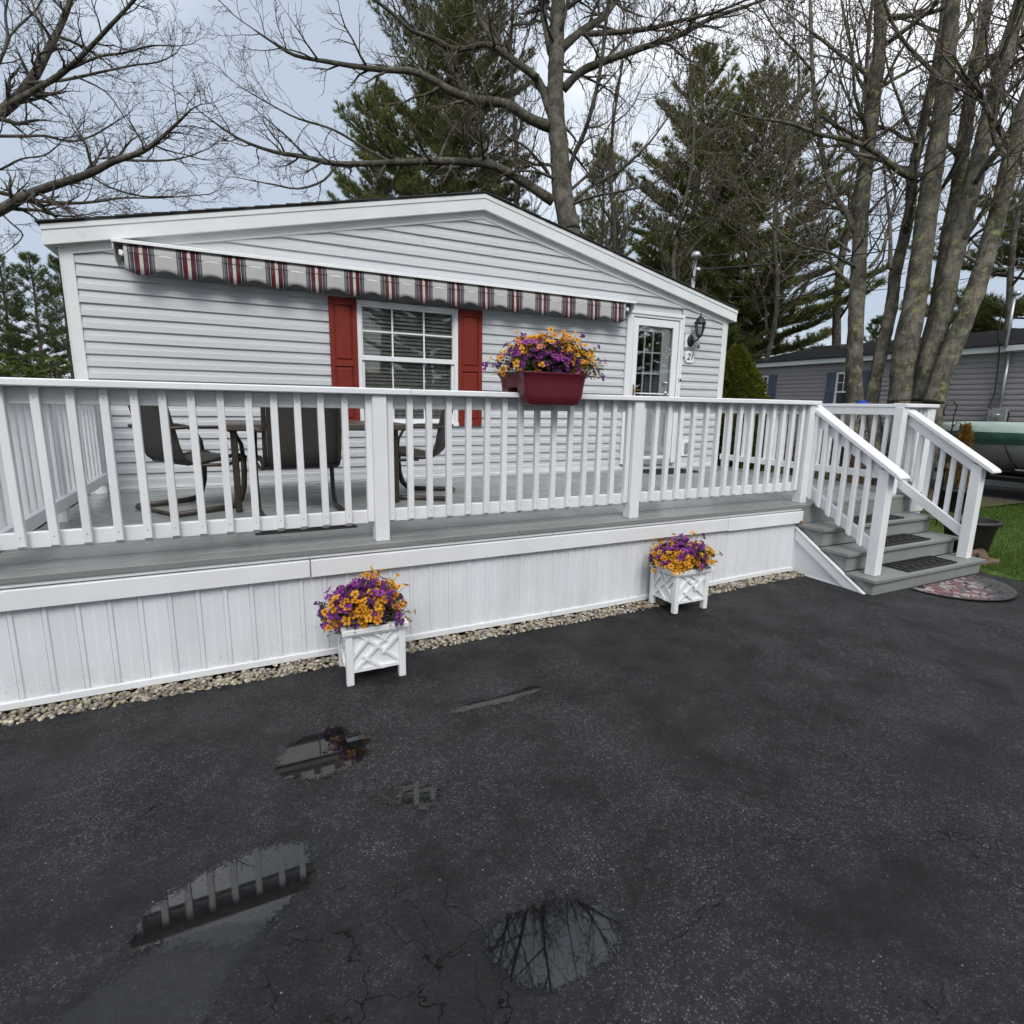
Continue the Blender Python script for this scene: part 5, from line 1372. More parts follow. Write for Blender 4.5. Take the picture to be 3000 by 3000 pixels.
# grass blades of the lawn near the stairs
def grass():
    g = np.random.default_rng(2); n = 130000
    x = 1.72+5.8*g.random(n)**1.25; y = -5.5+8.5*g.random(n)
    z = np.where(x < 1.76, .03, .05+.02*np.sin(x*1.3+y))
    P = np.stack([x, y, z], 1); a = g.random(n)*2*pi; h = g.uniform(.02, .05, n)
    w_ = .0035+.002*g.random(n)+.0006*x
    S_ = np.stack([np.cos(a)*w_, np.sin(a)*w_, np.zeros(n)], 1); T_ = np.stack([g.normal(0, .012, n), g.normal(0, .012, n), h], 1)
    V = np.stack([P-S_, P+S_, P+T_], 1).reshape(-1, 3)
    props(mesh_obj('grass', raw_mesh('grass', V, np.arange(n*3).reshape(-1, 3), fast=True), GRASS), 'short green grass of the lawn right of the stairs', None, kind='stuff')
grass()
bb = thing('bird_feeder', 'small blue topped feeder behind the right railing', 'feeder', (4.9, 2.6, 0))
tubes('pole', [([(4.9, 2.6, 0), (4.9, 2.6, 1.45)], .012, 6)], BLACK, bb)
lathe('roof', [(0, .16), (.05, .15), (.11, .10), (.14, .03), (.14, 0), (0, .0)], BLUEP, bb, (4.9, 2.6, 1.62), 20)
lathe('seed_tube', [(.05, 0), (.05, .17)], GLASS_L, bb, (4.9, 2.6, 1.45), 14)
# ================================================================== TREES
class Wood:
    """collects thick limbs (round tubes) and fine twigs (three-sided prisms)"""
    def __init__(s): s.limbs = []; s.P0 = []; s.P1 = []; s.R0 = []; s.R1 = []; s.tips = []
    def seg(s, a, b, r0, r1): s.P0.append(a[:]); s.P1.append(b[:]); s.R0.append(r0); s.R1.append(r1)
    def twig_mesh(s, name):
        P0 = np.array(s.P0); P1 = np.array(s.P1); R0 = np.array(s.R0)[:, None]; R1 = np.array(s.R1)[:, None]
        d = P1-P0; d /= np.linalg.norm(d, axis=1)[:, None]+1e-9
        ref = np.where(np.abs(d[:, 2:3]) < .9, np.array([[0, 0, 1.]]), np.array([[1., 0, 0]]))
        u = np.cross(d, ref); u /= np.linalg.norm(u, axis=1)[:, None]; w_ = np.cross(d, u)
        V = np.zeros((len(P0), 6, 3))
        for k in range(3):
            a = 2*pi*k/3; o = u*cos(a)+w_*sin(a)
            V[:, k] = P0+o*R0; V[:, 3+k] = P1+o*R1
        base = (np.arange(len(P0))*6)[:, None]
        F = np.concatenate([base+np.array([[k, (k+1) % 3, 3+(k+1) % 3, 3+k]]) for k in range(3)], 0)
        return raw_mesh(name, V.reshape(-1, 3), F, fast=True)
    def bud_mesh(s, name, size, per, seed, frac=1.0):
        g = np.random.default_rng(seed); T = np.array(s.tips)
        T = T[g.random(len(T)) < frac]
        T = np.repeat(T, per, 0); n = len(T)
        P = T+g.normal(0, .035, (n, 3)); D = g.normal(0, 1, (n, 3)); D[:, 2] -= .3; D /= np.linalg.norm(D, axis=1)[:, None]
        S_ = np.cross(D, g.normal(0, 1, (n, 3))); S_ /= np.linalg.norm(S_, axis=1)[:, None]
        L_ = (size*g.uniform(.6, 1.5, n))[:, None]
        V = np.stack([P, P+D*L_*.5+S_*L_*.28, P+D*L_, P+D*L_*.5-S_*L_*.28], 1).reshape(-1, 3)
        return raw_mesh(name, V, np.arange(n*4).reshape(-1, 4), fast=True)

def grow(w_, rr, p, d, length, r, level, maxl, rmin, up=.10, wig=.22, dens=1.0):
    nseg = 5 if level <= 1 else (4 if level == 2 else 3)
    st_ = length/nseg; pts = [p.copy()]; rad = [r]; dirs = [d.copy()]
    for i in range(nseg):
        d = (d+Vector((rr.gauss(0, wig), rr.gauss(0, wig), rr.gauss(0, wig)+up))).normalized()
        p = p+d*st_; pts.append(p.copy()); rad.append(max(rmin, r*(1-.62*(i+1)/nseg))); dirs.append(d.copy())
    if r > .022: w_.limbs.append((pts, rad, 6))
    else:
        for i in range(nseg): w_.seg(pts[i], pts[i+1], rad[i], rad[i+1])
    if level >= maxl:
        w_.tips.append(pts[-1][:]); return
    n = int((6 if level <= 1 else 5 if level == 2 else 4)*dens+rr.random())
    for k in range(n):
        t = .22+.78*(k+rr.random())/n; f = min(t*nseg, nseg-1e-3); i = int(f)
        q = pts[i].lerp(pts[i+1], f-i); dd = dirs[i]
        ax = dd.cross(Vector((rr.gauss(0, 1), rr.gauss(0, 1), rr.gauss(0, 1)))).normalized()
        an = radians(rr.uniform(28, 62)); nd = (dd*cos(an)+ax*sin(an)).normalized()
        grow(w_, rr, q, nd, length*rr.uniform(.40, .68)*(1.05-.35*t), max(rmin, rad[i]*.62), level+1, maxl, rmin, up, wig*1.08, dens)
    # leader
    grow(w_, rr, pts[-1], dirs[-1], length*.5, max(rmin, rad[-1]*.9), level+1, maxl, rmin, up, wig, dens)

def limb_px(w_, pl, depth, r0, r1, ddepth=0.0, sides=9, smooth=3):
    """limb whose course was read off the photograph; returns its world polyline"""
    n = len(pl); P = []
    for i, (x, y) in enumerate(pl): P.append(at(x, y, depth+ddepth*i/(n-1)))
    D = []
    for i in range(n-1):
        p0, p1, p2, p3 = P[max(0, i-1)], P[i], P[i+1], P[min(n-1, i+2)]
        for t in np.linspace(0, 1, smooth*3 if sides >= 12 else smooth, endpoint=False):
            D.append(.5*((2*p1)+(p2-p0)*t+(2*p0-5*p1+4*p2-p3)*t*t+(3*p1-p0-3*p2+p3)*t**3))
    D.append(P[-1])
    R_ = [(r0+(r1-r0)*i/(len(D)-1))*(1+(.0 if sides >= 12 else .05)*sin(i*1.7)) for i in range(len(D))]
    w_.limbs.append((D, R_, sides)); return D, R_

def fringe(w_, rr, D, R_, n, L0, L1, level, maxl, rmin, t0=.1, up=.10, wig=.22, spread=(30, 70), dens=1.0, bias=None):
    for k in range(n):
        t = t0+(1-t0)*(k+rr.random())/n; f = min(t*(len(D)-1), len(D)-1-1e-3); i = int(f)
        q = D[i].lerp(D[i+1], f-i); dd = (D[i+1]-D[i]).normalized()
        ax = dd.cross(Vector((rr.gauss(0, 1), rr.gauss(0, 1), rr.gauss(0, 1)))).normalized()
        an = radians(rr.uniform(*spread)); nd = dd*cos(an)+ax*sin(an)
        if bias: nd = nd+Vector(bias)*rr.uniform(.2, 1)
        grow(w_, rr, q, nd.normalized(), rr.uniform(L0, L1), max(rmin, min(R_[i]*.5, .05)), level, maxl, rmin, up, wig, dens)

def finish_tree(w_, root, barkm, twigm, budm=None, budsize=.03, per=2, seed=1, frac=1.0):
    V, F = merge([tube_geo(p, r, s, True, 1.0, .055 if s >= 12 else (.03 if s >= 8 else 0)) for p, r, s in w_.limbs])
    mesh_obj('trunk', raw_mesh('trunk', V, F), barkm, root, True, True)
    cr_ = mesh_obj('crown', w_.twig_mesh('crown'), twigm, root, True)
    if budm: mesh_obj('buds', w_.bud_mesh('buds', budsize, per, seed, frac), budm, cr_, True)

Z1 = lambda l: [(x*.5176, y*.5176) for x, y in l]
Z2 = lambda l: [(800+x*.6211, y*.6211) for x, y in l]
VV_ = lambda l: [(2200+x*.4141, y*.4141) for x, y in l]
R4 = lambda l: [(2200+x*.4141, 800+y*.4141) for x, y in l]

# ---- big bare oak behind the house
def oak():
    rr = random.Random(10); w_ = Wood(); dp = 15.0; pxr = lambda px: px*dp/FPX/2
    base = at(1690, 760, dp); base.z = 0
    tr = Z2([(1400, 1090), (1365, 900), (1350, 700), (1340, 600), (1330, 450), (1335, 300), (1340, 150), (1345, 0), (1352, -160), (1345, -330), (1360, -520), (1350, -720), (1355, -900)])
    D, R_ = limb_px(w_, tr, dp, pxr(62), pxr(22), 0, 12)
    w_.limbs.append(([base, (base+D[0])/2, D[0]], [pxr(84), pxr(70), pxr(62)], 12))
    fringe(w_, rr, D, R_, 16, 1.8, 3.6, 1, 4, .007, .45, .12)
    for k in range(15):
        i = int(len(D)*(.55+.43*k/15)); a = k*2.4+.4
        grow(w_, rr, D[i], Vector((cos(a)*.8, sin(a)*.8, .65)).normalized(), rr.uniform(4.0, 5.6), .075, 1, 4, .009, .05, .13, .8)
    fringe(w_, rr, D, R_, 16, 1.0, 2.0, 2, 4, .0055, .05, .06, .25, (60, 95))
    for pl, r0, r1, dd in (
        ([(1320, 950), (1200, 870), (1050, 785), (930, 765), (780, 760), (560, 768), (300, 772), (150, 740), (0, 715), (-160, 655), (-300, 560)], 30, 4, -2.5),
        ([(1310, 600), (1200, 555), (1100, 490), (950, 470), (840, 430), (750, 375), (650, 335), (540, 330), (400, 315), (250, 290), (100, 260), (0, 200), (-90, 140)], 32, 4, -2.0),
        ([(1310, 530), (1250, 380), (1130, 280), (1050, 200), (990, 110), (940, 0), (900, -120)], 26, 10, 1.0),
        ([(1250, 370), (1150, 300), (1010, 210), (870, 235), (760, 185), (650, 140), (560, 60), (480, 0), (380, -90)], 20, 6, -1.5),
        ([(1370, 420), (1450, 340), (1560, 290), (1700, 240), (1850, 190), (1932, 160), (2060, 90), (2200, 40), (2340, -10)], 26, 6, -1.0),
        ([(1360, 230), (1450, 150), (1560, 80), (1620, 0), (1700, -90)], 26, 12, 1.5),
        ([(1480, 160), (1650, 150), (1800, 130), (1932, 95), (2080, 60), (2230, 0)], 16, 5, -2.0),
        ([(1390, 830), (1420, 730), (1470, 620), (1520, 450), (1555, 250), (1575, 60), (1600, -60)], 15, 8, -1.8),
        ([(1400, 970), (1500, 930), (1650, 900), (1780, 870), (1900, 800)], 10, 3, -2.0),
        ([(1400, 960), (1500, 880), (1640, 800), (1760, 690), (1830, 600), (1900, 500)], 12, 3, -1.0),
        ([(1310, 250), (1280, 100), (1260, 0), (1240, -100)], 22, 12, 1.0),
        ([(650, 335), (600, 280), (560, 180), (600, 60), (560, -30)], 9, 3, 0), ([(590, 330), (650, 240), (680, 140), (700, 50)], 10, 3, 0.5),
        ([(780, 760), (830, 640), (900, 540), (970, 470), (1040, 330)], 8, 3, .8), ([(1000, 780), (980, 640), (1040, 560), (1000, 420)], 8, 3, -.8),
        ([(560, 768), (420, 690), (280, 610), (120, 560), (0, 500), (-120, 430)], 9, 3, -1.0), ([(300, 772), (240, 850), (120, 890), (0, 870), (-110, 850)], 8, 3, -.6),
        ([(1300, 820), (1200, 700), (1100, 640), (1020, 560)], 9, 3, -1.0), ([(1400, 900), (1520, 780), (1560, 640), (1640, 500)], 9, 3, 1.0),
    ):
        D, R_ = limb_px(w_, Z2(pl), dp, pxr(r0), pxr(r1), dd, 8)
        L_ = sum((D[i+1]-D[i]).length for i in range(len(D)-1))
        fringe(w_, rr, D, R_, int(2.5*L_), .45, 1.2, 2, 4, .0042, .18, .04, .19, (30, 65), .85)
        grow(w_, rr, D[-1], (D[-1]-D[-2]).normalized(), 1.0, max(.008, R_[-1]), 2, 4, .0042, .04, .19)
    root = thing('bare_oak', 'large bare tree with spreading limbs rising behind the roof ridge', 'tree', (base.x, base.y, 0))
    finish_tree(w_, root, BARK_OAK, TWIG, BUD, .028, 2, 4, .5)
    return root
oak_root = oak()

# ---- left tree whose limbs reach in from the left edge
def left_tree():
    rr = random.Random(20); w_ = Wood(); dp = 10.5; pxr = lambda px: px*dp/FPX/2
    base = at(-620, 1200, dp); base.z = 0
    joint = at(-330, 640, dp); j2 = at(-420, 820, dp)
    w_.limbs.append(([base, (base+j2)/2, j2, joint, at(-240, 420, dp), at(-180, 120, dp), at(-150, -200, dp)], [.30, .26, .23, .20, .16, .11, .06], 12))
    for pl, r0, r1, dd, st_ in (
        ([(-520, 1200), (-300, 860), (0, 640), (90, 560), (200, 420), (270, 290), (340, 150), (400, 0), (450, -150)], 40, 11, .8, joint),
        ([(60, 590), (250, 480), (370, 400), (500, 280), (620, 150), (760, 0), (850, -110)], 17, 6, -1.0, None),
        ([(150, 470), (350, 455), (560, 410), (750, 370), (900, 350), (1000, 300)], 10, 3, .6, None),
        ([(-400, 800), (-150, 760), (0, 770), (150, 770), (260, 770), (400, 800), (520, 770), (640, 700), (720, 650)], 12, 3, 1.0, j2),
        ([(-600, 1460), (-250, 1300), (0, 1190), (140, 1110), (300, 1050), (500, 985), (640, 915), (800, 860), (900, 790), (1000, 700), (1080, 620)], 34, 4, -1.4, j2),
        ([(-350, 1050), (0, 1090), (150, 1130), (400, 1150), (550, 1140), (700, 1120), (900, 1120), (1180, 1100)], 14, 3, .8, j2),
        ([(370, 400), (560, 320), (700, 300), (850, 260), (1000, 260)], 9, 3, -.4, None), ([(690, 905), (900, 910), (1050, 890), (1180, 840)], 8, 3, .5, None),
        ([(420, 430), (600, 520), (700, 660)], 6, 2.5, .5, None), ([(500, 985), (620, 1060), (800, 1110), (940, 1110)], 7, 3, -.5, None),
        ([(-100, 560), (0, 350), (60, 200), (200, 60), (260, -40)], 10, 4, 1.2, None), ([(270, 290), (230, 160), (190, 40), (170, -60)], 8, 4, .5, None),
        ([(-200, 700), (-60, 430), (40, 250), (30, 80), (60, -60)], 12, 5, .4, joint), ([(-150, 1000), (0, 960), (120, 900), (250, 880), (330, 820)], 7, 3, -.6, j2),
        ([(140, 1120), (240, 1200), (400, 1225), (560, 1200)], 7, 3, -.3, None), ([(0, 1200), (60, 1260), (130, 1330), (70, 1400)], 6, 3, .0, None),
    ):
        D, R_ = limb_px(w_, Z1(pl), dp, pxr(r0), pxr(r1), dd, 8)
        if st_ is not None: w_.limbs.append(([st_, (st_+D[0])/2+Vector((0, 0, .1)), D[0]], [R_[0]*1.25, R_[0]*1.1, R_[0]], 8))
        L_ = sum((D[i+1]-D[i]).length for i in range(len(D)-1))
        fringe(w_, rr, D, R_, int(3.4*L_), .35, .85, 2, 4, .0032, .2, .05, .18, (28, 62), .85)
        grow(w_, rr, D[-1], (D[-1]-D[-2]).normalized(), .55, max(.006, R_[-1]), 2, 4, .0030, .04, .18)
    root = thing('bare_maple', 'bare tree with budding limbs reaching in from the left edge', 'tree', (base.x, base.y, 0))
    finish_tree(w_, root, BARK_OAK, TWIG_L, BUD_R, .020, 2, 6, .9)
    return root
left_root = left_tree()

# ---- lichened trunks right of the stairs
def right_single():
    rr = random.Random(31); w_ = Wood(); dp = 11.0; pxr = lambda px: px*dp/FPX/2
    pl = R4([(735, 920), (728, 700), (740, 400), (760, 0)])+VV_([(780, 1500), (805, 1250), (835, 1000), (872, 700), (900, 450), (915, 200), (912, 0), (905, -180)])
    base = at(2496, 1400, dp); base.z = 0
    D, R_ = limb_px(w_, pl, dp, pxr(45), pxr(30), 0, 12)
    w_.limbs.append(([base, D[0]], [pxr(58), pxr(46)], 12))
    fringe(w_, rr, D, R_, 9, 1.3, 2.8, 1, 4, .006, .25, .06, .17, (45, 80), .62)
    for pl, r0, r1, dd in ((VV_([(735, 1640), (690, 1530), (600, 1400), (540, 1250), (490, 1000), (450, 700), (430, 400), (420, 0), (415, -120)]), 20, 9, .6),
                           (VV_([(760, 1900), (650, 1840), (540, 1780), (350, 1740), (150, 1600), (0, 1380)]), 10, 3, -1.5), (VV_([(500, 820), (600, 890), (720, 950), (820, 1040)]), 9, 12, .3),
                           (VV_([(700, 1780), (600, 1700), (420, 1620), (250, 1500), (60, 1420)]), 8, 3, .8),
                           (VV_([(840, 1500), (930, 1400), (1040, 1300), (1100, 1180)]), 9, 4, .9), (VV_([(430, 500), (330, 380), (200, 250), (80, 60), (0, -60)]), 8, 3, -.6), (VV_([(520, 1080), (420, 1150), (300, 1190), (200, 1270)]), 6, 3, -.6),
                           (VV_([(870, 720), (760, 560), (700, 300), (650, 60), (630, -60)]), 11, 6, .8), (VV_([(925, 620), (1020, 430), (1120, 250), (1160, 60)]), 9, 5, -.8)):
        D, R_ = limb_px(w_, pl, dp, pxr(r0), pxr(r1), dd, 8)
        L_ = sum((D[i+1]-D[i]).length for i in range(len(D)-1))
        fringe(w_, rr, D, R_, int(2.6*L_), .5, 1.3, 2, 4, .0042, .12, .04, .18, (30, 70), .66)
        grow(w_, rr, D[-1], (D[-1]-D[-2]).normalized(), 1.1, max(.008, R_[-1]), 2, 4, .005, .05)
    root = thing('bare_maple', 'straight single grey trunk left of the lichened clump by the right railing', 'tree', (base.x, base.y, 0))
    finish_tree(w_, root, BARK_MAPLE, TWIG, BUD, .030, 2, 8, .7)
right_single()
def right_clump():
    rr = random.Random(41); w_ = Wood(); dp = 10.4; pxr = lambda px: px*dp/FPX/2
    base = at(2655, 1420, dp); base.z = 0
    stems = [
        (R4([(850, 920), (900, 650), (960, 400), (1000, 200), (1022, 0)])+VV_([(1080, 1700), (1130, 1450), (1140, 1250), (1180, 1050), (1230, 820), (1290, 560), (1340, 300), (1380, 0), (1400, -140)]), 38, 22, .5),
        (R4([(1065, 920), (1085, 600), (1150, 250), (1190, 0)])+VV_([(1245, 1500), (1290, 1200), (1335, 900), (1375, 600), (1400, 300), (1430, 0), (1445, -140)]), 68, 34, 0),
        (R4([(1190, 900), (1240, 600), (1310, 300), (1360, 0)])+VV_([(1400, 1650), (1460, 1350), (1500, 1050), (1540, 760), (1600, 400), (1680, 0), (1710, -140)]), 48, 30, .5),
        (R4([(1215, 905), (1270, 600), (1350, 330), (1400, 60)])+VV_([(1470, 1700), (1560, 1350), (1640, 1000), (1715, 700), (1800, 380), (1900, 60), (1960, -120)]), 50, 36, -.3),
        (R4([(1290, 920), (1390, 620), (1500, 350), (1610, 60)])+VV_([(1700, 1680), (1790, 1340), (1870, 1000), (1940, 750), (2040, 450), (2140, 150), (2220, -100)]), 50, 32, -.6),
    ]
    for i, (pl, r0, r1, dd) in enumerate(stems):
        D, R_ = limb_px(w_, pl, dp+dd, pxr(r0), pxr(r1), dd*.6, 12)
        w_.limbs.append(([base+Vector((.10*(i-2)*.8, -.05*(i-2), -.05)), (base+Vector((.14*(i-2), -.08*(i-2), 0)))*.45+D[0]*.55, D[0]], [pxr(r0)*1.15, pxr(r0)*1.05, pxr(r0)], 12))
        fringe(w_, rr, D, R_, 6, 1.2, 2.6, 1, 4, .006, .35, .06, .17, (40, 75), .62)
    for pl, r0, r1, dd in ((VV_([(1160, 1260), (1060, 1220), (950, 1130), (820, 1040), (640, 980), (480, 950), (300, 880), (150, 850), (0, 830), (-150, 780)]), 19, 4, -1.2),
                           (VV_([(1450, 640), (1600, 520), (1750, 380), (1932, 280), (2080, 180)]), 20, 12, -.6), (VV_([(1640, 1200), (1700, 1130), (1800, 1000), (1932, 830), (2060, 690)]), 22, 14, -.6),
                           (VV_([(1400, 640), (1300, 520), (1150, 370), (1030, 220), (960, 60), (920, -60)]), 14, 6, -.8), (VV_([(1180, 1040), (1100, 850), (1060, 740), (980, 520), (950, 380)]), 12, 4, -.6),
                           (VV_([(1500, 1750), (1600, 1650), (1720, 1580), (1850, 1480), (1980, 1330)]), 10, 4, -1.0), (VV_([(1340, 1620), (1450, 1540), (1620, 1430), (1760, 1290)]), 9, 4, .8), (VV_([(1060, 740), (1150, 620), (1260, 560)]), 8, 5, .4),
                           (VV_([(840, 1890), (930, 1770), (985, 1560), (1080, 1350)]), 10, 6, .6), (VV_([(985, 1900), (985, 1600), (955, 1350), (945, 1180)]), 12, 6, .9)):
        D, R_ = limb_px(w_, pl, dp, pxr(r0), pxr(r1), dd, 8)
        L_ = sum((D[i+1]-D[i]).length for i in range(len(D)-1))
        fringe(w_, rr, D, R_, int(2.4*L_), .5, 1.3, 2, 4, .0042, .12, .04, .18, (30, 70), .66)
        grow(w_, rr, D[-1], (D[-1]-D[-2]).normalized(), 1.0, max(.008, R_[-1]), 2, 4, .005, .05)
    root = thing('bare_maple', 'clump of leaning lichen covered trunks at the right edge', 'tree', (base.x, base.y, 0))
    finish_tree(w_, root, BARK_MAPLE, TWIG, BUD, .030, 2, 9, .7)
right_clump()

# ---- slender bare trees in the background, seen between the others
def bg_tree(px, py, depth, h, r, label, seed, name='bare_tree', budm=BUD, ups=.16, dens=1.0, budsize=.03):
    rr = random.Random(seed); w_ = Wood(); b_ = at(px, py, depth); b_.z = 0
    D = [b_+Vector((.12*sin(i*.9+seed), .12*cos(i*1.1+seed), h*i/12)) for i in range(13)]; R_ = [r*(1-.8*i/12)+.01 for i in range(13)]
    w_.limbs.append((D, R_, 8))
    fringe(w_, rr, D, R_, int(12*dens), h*.14, h*.26, 1, 4, .008, .28, ups, .15, (25, 55), .66)
    grow(w_, rr, D[-1], Vector((0, 0, 1)), h*.15, .03, 1, 4, .009, ups)
    root = thing(name, label, 'tree', tuple(b_))
    finish_tree(w_, root, BARK_OAK, TWIG, budm, budsize, 2, seed, .6)
    return root
bg_tree(2446, 1010, 22, 17, .19, 'slender bare trunk rising behind the neighbouring roof', 51)
bg_tree(1500, 700, 21, 17, .14, 'thin many branched bare tree left of the big trunk', 52, ups=.3)
bg_tree(1790, 700, 22, 15, .13, 'thin bare tree between the big trunk and the right pines', 53, ups=.25)
bg_tree(2260, 900, 17, 11, .09, 'thin bare sapling with tan buds in front of the right pines', 54, ups=.12, dens=1.0, budsize=.05)
bg_tree(1985, 850, 15, 9.5, .08, 'thin bare sapling with tan buds right of the gable', 55, ups=.12, dens=1.0, budsize=.05)
bg_tree(2950, 900, 19, 15, .14, 'bare tree behind the lichened clump at the right edge', 56)

# ---- pines
def pine(label, base, h, rad, crown0, seed, mat, nw=None, name='white_pine', gaps=.25, tuft=.26, lean=0.0, dens=1.0, r_trunk=None, needles=20):
    g = np.random.default_rng(seed); rr = random.Random(seed); base = Vector((base[0], base[1], 0))
    root = thing(name, label, 'tree', tuple(base))
    rt = r_trunk or h*.016
    D = [base+Vector((lean*i/10+.05*sin(i), .05*cos(i*1.3), h*i/10)) for i in range(11)]
    limbs = [(D, [rt*(1-.9*i/10)+.01 for i in range(11)], 10)]
    TP = []; TD = []
    nw = nw or int(h*1.7)
    for wv in range(nw):
        t = (wv+rr.random()*.6)/nw; z = h*(crown0+(1-crown0)*t)
        prof = (1-t)**.8*(.55+.45*min(1, t*3.5+.25)) + .04
        nb_ = rr.randint(4, 6)
        a0 = rr.uniform(0, 6.28)
        for k in range(nb_):
            if rr.random() < gaps*(1-t): continue
            a = a0+k*2*pi/nb_+rr.uniform(-.35, .35); L_ = rad*prof*rr.uniform(.6, 1.15)
            i_ = z/h*10; i0 = min(9, int(i_)); o = D[i0].lerp(D[i0+1], i_-i0)
            el = .10+.75*t+rr.uniform(-.12, .12); pts = []
            for j in range(6):
                q = j/5; rr_ = L_*q
                pts.append(o+Vector((cos(a)*rr_, sin(a)*rr_, rr_*math.tan(min(1.1, el))*(.55 if t < .5 else 1)-.18*L_*q*(1-q)*(1-t)+.12*L_*q*q)))
            limbs.append((pts, [max(.008, .012*L_*(1-q/6)+.006) for q in range(6)], 5))
            ns = max(6, int(L_*10.5*dens))
            for s_ in range(ns):
                q = .28+.72*(s_+rr.random())/ns; f = min(q*5, 4.999); i = int(f); p = pts[i].lerp(pts[i+1], f-i); dd = (pts[i+1]-pts[i]).normalized()
                side = Vector((-sin(a), cos(a), 0))*(1 if s_ % 2 else -1)
                sl = L_*.34*(1.15-q)*rr.uniform(.6, 1.2)+.18
                sd_ = (dd*.75+side*rr.uniform(.5, 1)+Vector((0, 0, rr.uniform(.0, .35)))).normalized()
                m_ = max(2, int(sl/.17))
                for u in range(m_):
                    TP.append((p+sd_*sl*(u+.6)/m_)[:]); TD.append((sd_+Vector((0, 0, .35))+Vector((rr.gauss(0, .2), rr.gauss(0, .2), rr.gauss(0, .15)))).normalized()[:])
            for u in range(3): TP.append((pts[-1]+Vector((rr.gauss(0, .08), rr.gauss(0, .08), rr.uniform(0, .12))))[:]); TD.append(((pts[-1]-pts[-2]).normalized()+Vector((0, 0, .4)))[:])
    for u in range(8): TP.append((D[-1]-Vector((rr.gauss(0, .06), rr.gauss(0, .06), .12*u)))[:]); TD.append((rr.gauss(0, .3), rr.gauss(0, .3), 1))
    V, F = merge([tube_geo(*l_) for l_ in limbs])
    mesh_obj('trunk', raw_mesh('trunk', V, F), BARK_PINE, root, True, True)
    TP = np.repeat(np.array(TP), needles, 0); TD = np.repeat(np.array(TD), needles, 0); n = len(TP)
    TD /= np.linalg.norm(TD, axis=1)[:, None]
    E_ = g.normal(0, 1, (n, 3)); E_ -= (E_*TD).sum(1)[:, None]*TD; E_ /= np.linalg.norm(E_, axis=1)[:, None]
    dirn = TD*g.uniform(.35, 1.0, n)[:, None]+E_*g.uniform(.35, .9, n)[:, None]; dirn /= np.linalg.norm(dirn, axis=1)[:, None]
    P = TP+TD*(g.random(n)*tuft*.6)[:, None]; L_ = (tuft*g.uniform(.55, 1.0, n))[:, None]
    S_ = np.cross(dirn, g.normal(0, 1, (n, 3))); S_ /= np.linalg.norm(S_, axis=1)[:, None]
    wd = tuft*.052
    Vv = np.stack([P-S_*wd, P+S_*wd, P+dirn*L_], 1).reshape(-1, 3)
    props(mesh_obj('crown', raw_mesh('crown', Vv, np.arange(n*3).reshape(-1, 3), fast=True), mat, root, True), kind=None)
    return root
p = at(1330, 700, 24); pine_root = pine('tall dark green pine filling the space behind the roof ridge', p, 19.5, 6.2, .16, 61, NEEDLE, gaps=.10, dens=1.0)
p = at(1120, 700, 27); pine('green pine at the left of the group behind the house', p, 15.5, 4.6, .10, 62, NEEDLE, gaps=.12, dens=1.0)
p = at(2030, 700, 25); pine('tall olive green pine behind the right eave', p, 16.3, 4.8, .12, 63, NEEDLE_W, gaps=.08, dens=1.1)
p = at(2188, 900, 23); pine('pine with layered drooping branches between the two homes', p, 14.0, 5.4, .20, 64, NEEDLE, gaps=.15, dens=1.0)
p = at(1760, 700, 30); pine('thin olive pine behind the big bare trunk', p, 15.0, 3.4, .15, 65, NEEDLE_W, gaps=.35, dens=.8)
p = at(3090, 900, 22); pine('dark pine behind the neighbouring roof at the right edge', p, 15.0, 5.6, .22, 66, NEEDLE, gaps=.3, dens=.8)
p = at(2568, 980, 40); pine('small distant conifer seen between the lichened trunks', p, 8.2, 1.8, .05, 67, NEEDLE_FAR, gaps=.1, dens=.8)
for i, (px, dep, h, r_, lb) in enumerate(((45, 38, 10.4, 2.9, 'leftmost of the three distant pines left of the house'), (132, 38, 10.8, 2.8, 'middle of the three distant pines left of the house'), (214, 37, 10.2, 2.7, 'distant pine half hidden behind the house corner trim'), (-70, 38, 9.5, 3.0, 'distant pine cut by the left edge of the picture'))):
    p = at(px, 1100, dep); pine(lb, p, h, r_, .10, 70+i, NEEDLE_FAR, gaps=.22, tuft=.30, dens=1.0, needles=10)

# yellow budding tree and the brush along the far edge of the lots
yt = thing('yellow_tree', 'small yellow leafed tree showing behind the neighbouring roof', 'tree', tuple(at(2858, 1000, 24).xy)+(0,))
q = at(2858, 920, 24); tubes('trunk', [([(q.x, q.y, 0), (q.x, q.y, 5.2)], [.10, .03], 8)], BARK_PINE, yt)
props(spray('crown', (q.x, q.y, 3.2), 1.1, 2.8, 3500, YELLOWT, yt, 5, True, .08, .16, .3, .3), kind=None)
def brush(name, label, x0, x1, y0, y1, n, h0, h1, seed, mat):
    rr = random.Random(seed); w_ = Wood()
    for i in range(n):
        p = Vector((rr.uniform(x0, x1), rr.uniform(y0, y1), -.05))
        grow(w_, rr, p, Vector((rr.gauss(0, .2), rr.gauss(0, .2), 1)).normalized(), rr.uniform(h0, h1), .03, 2, 4, .010, .10, .16, 1.3)
    o = mesh_obj(name, w_.twig_mesh(name), mat); props(o, label, None, kind='stuff')
brush('brush', 'reddish brown bare brush under the distant pines at left', -40, -13, 46, 56, 110, 1.6, 3.6, 81, simple('red_brown_brush', (.085, .050, .040), .9, 0, .3, 1))
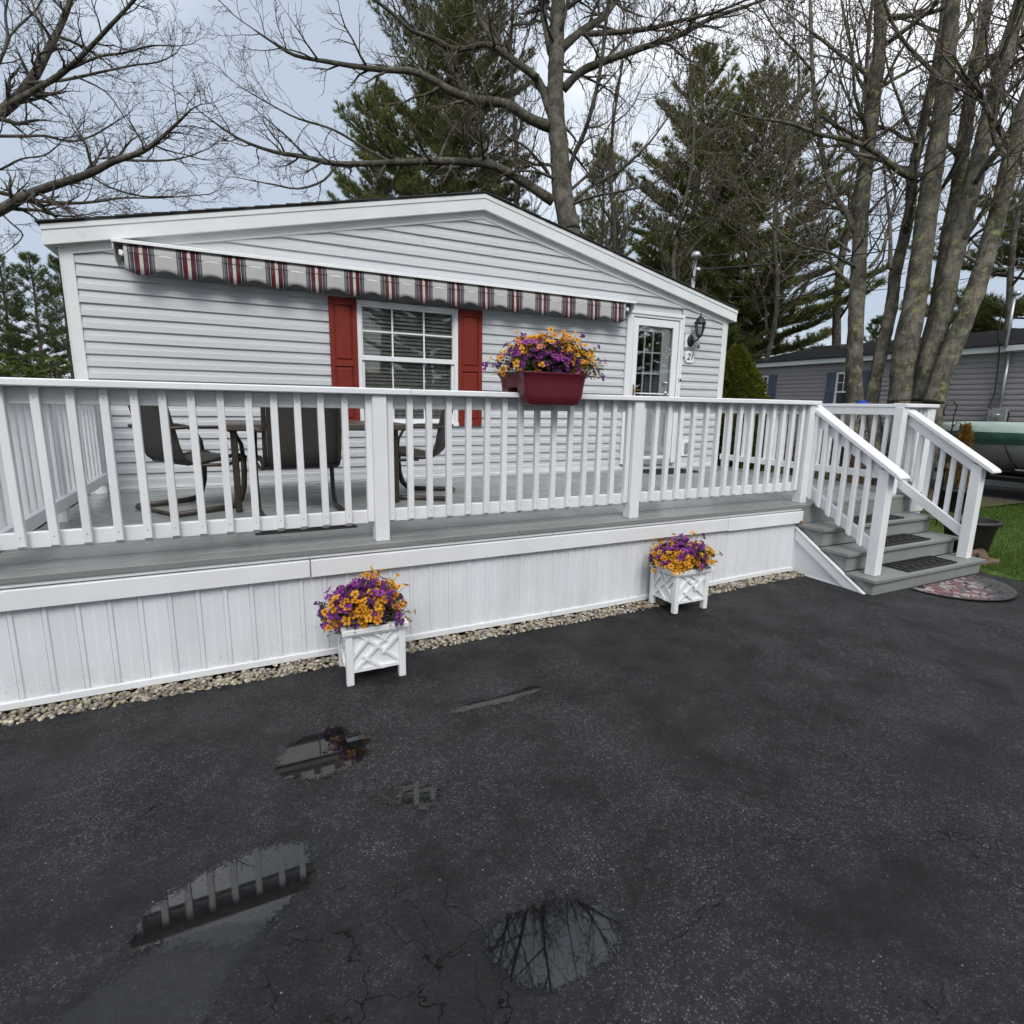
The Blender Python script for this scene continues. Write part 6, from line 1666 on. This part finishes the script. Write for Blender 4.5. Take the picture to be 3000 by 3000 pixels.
brush('undergrowth', 'dry brown undergrowth behind the right railing', 3.4, 7.3, 2.0, 6.0, 26, .5, 1.1, 82, simple('dry_undergrowth', (.10, .060, .040), .9, 0, .35, 3))
brush('far_brush', 'grey brown bare brush behind the two homes', 12, 60, 34, 52, 90, 2.0, 4.5, 83, simple('grey_brush', (.09, .075, .062), .9, 0, .3, 1))

# bare trees across the drive: behind the camera, mirrored in the window, the door glass and the puddles
for i, (x, y, rz_, lb) in enumerate(((-9.5, -21, 2.2, 'bare tree across the drive mirrored in the house window'), (3.5, -26, 4.0, 'bare tree across the drive mirrored in the door glass'))):
    c = copy_tree(oak_root); c.location = (x, y, 0); c.rotation_euler = (0, 0, rz_); c['label'] = lb

for i, (x, y, rz_, sc_, lb) in enumerate(((8, -31, 1.0, .8, 'pine across the drive mirrored at the left of the window'), (14, -27, 2.0, .7, 'pine across the drive mirrored in the middle of the window'), (19, -23, 3.1, .65, 'pine across the drive mirrored in the storm door'), (26, -25, 4.4, .75, 'pine across the drive mirrored at the right of the storm door'), (-3, -33, 5.2, .8, 'tall pine straight behind the camera across the drive'), (-14, -30, .4, .75, 'pine behind the camera to the left across the drive'))):
    c = copy_tree(pine_root); c.location = (x, y, 0); c.rotation_euler = (0, 0, rz_); c.scale = (sc_,)*3; c['label'] = lb

# ---- overhead wires
def wire(label, a, b_, sag, r_=.012):
    a, b_ = Vector(a), Vector(b_)
    pts = [a.lerp(b_, t)-Vector((0, 0, sag*4*t*(1-t))) for t in np.linspace(0, 1, 24)]
    t = thing('power_line', label, 'wire', tuple(a)); tubes('cable', [(pts, r_, 5)], CABLE, t)
mh = (2.10, 3.77, 3.80)
wire('service wire running right from the house mast', mh, at(3100, 640, 13.5), .15)
wire('upper phone wire running right from the house mast', (2.05, 3.77, 3.98), at(3100, 585, 13.8), .10, .008)
wire('low wire crossing in front of the right pines', at(2120, 870, 14), at(3100, 770, 12.5), .2, .009)
wire('wire crossing behind the lichened trunks', at(1900, 800, 24), at(3100, 700, 20), .3, .012)
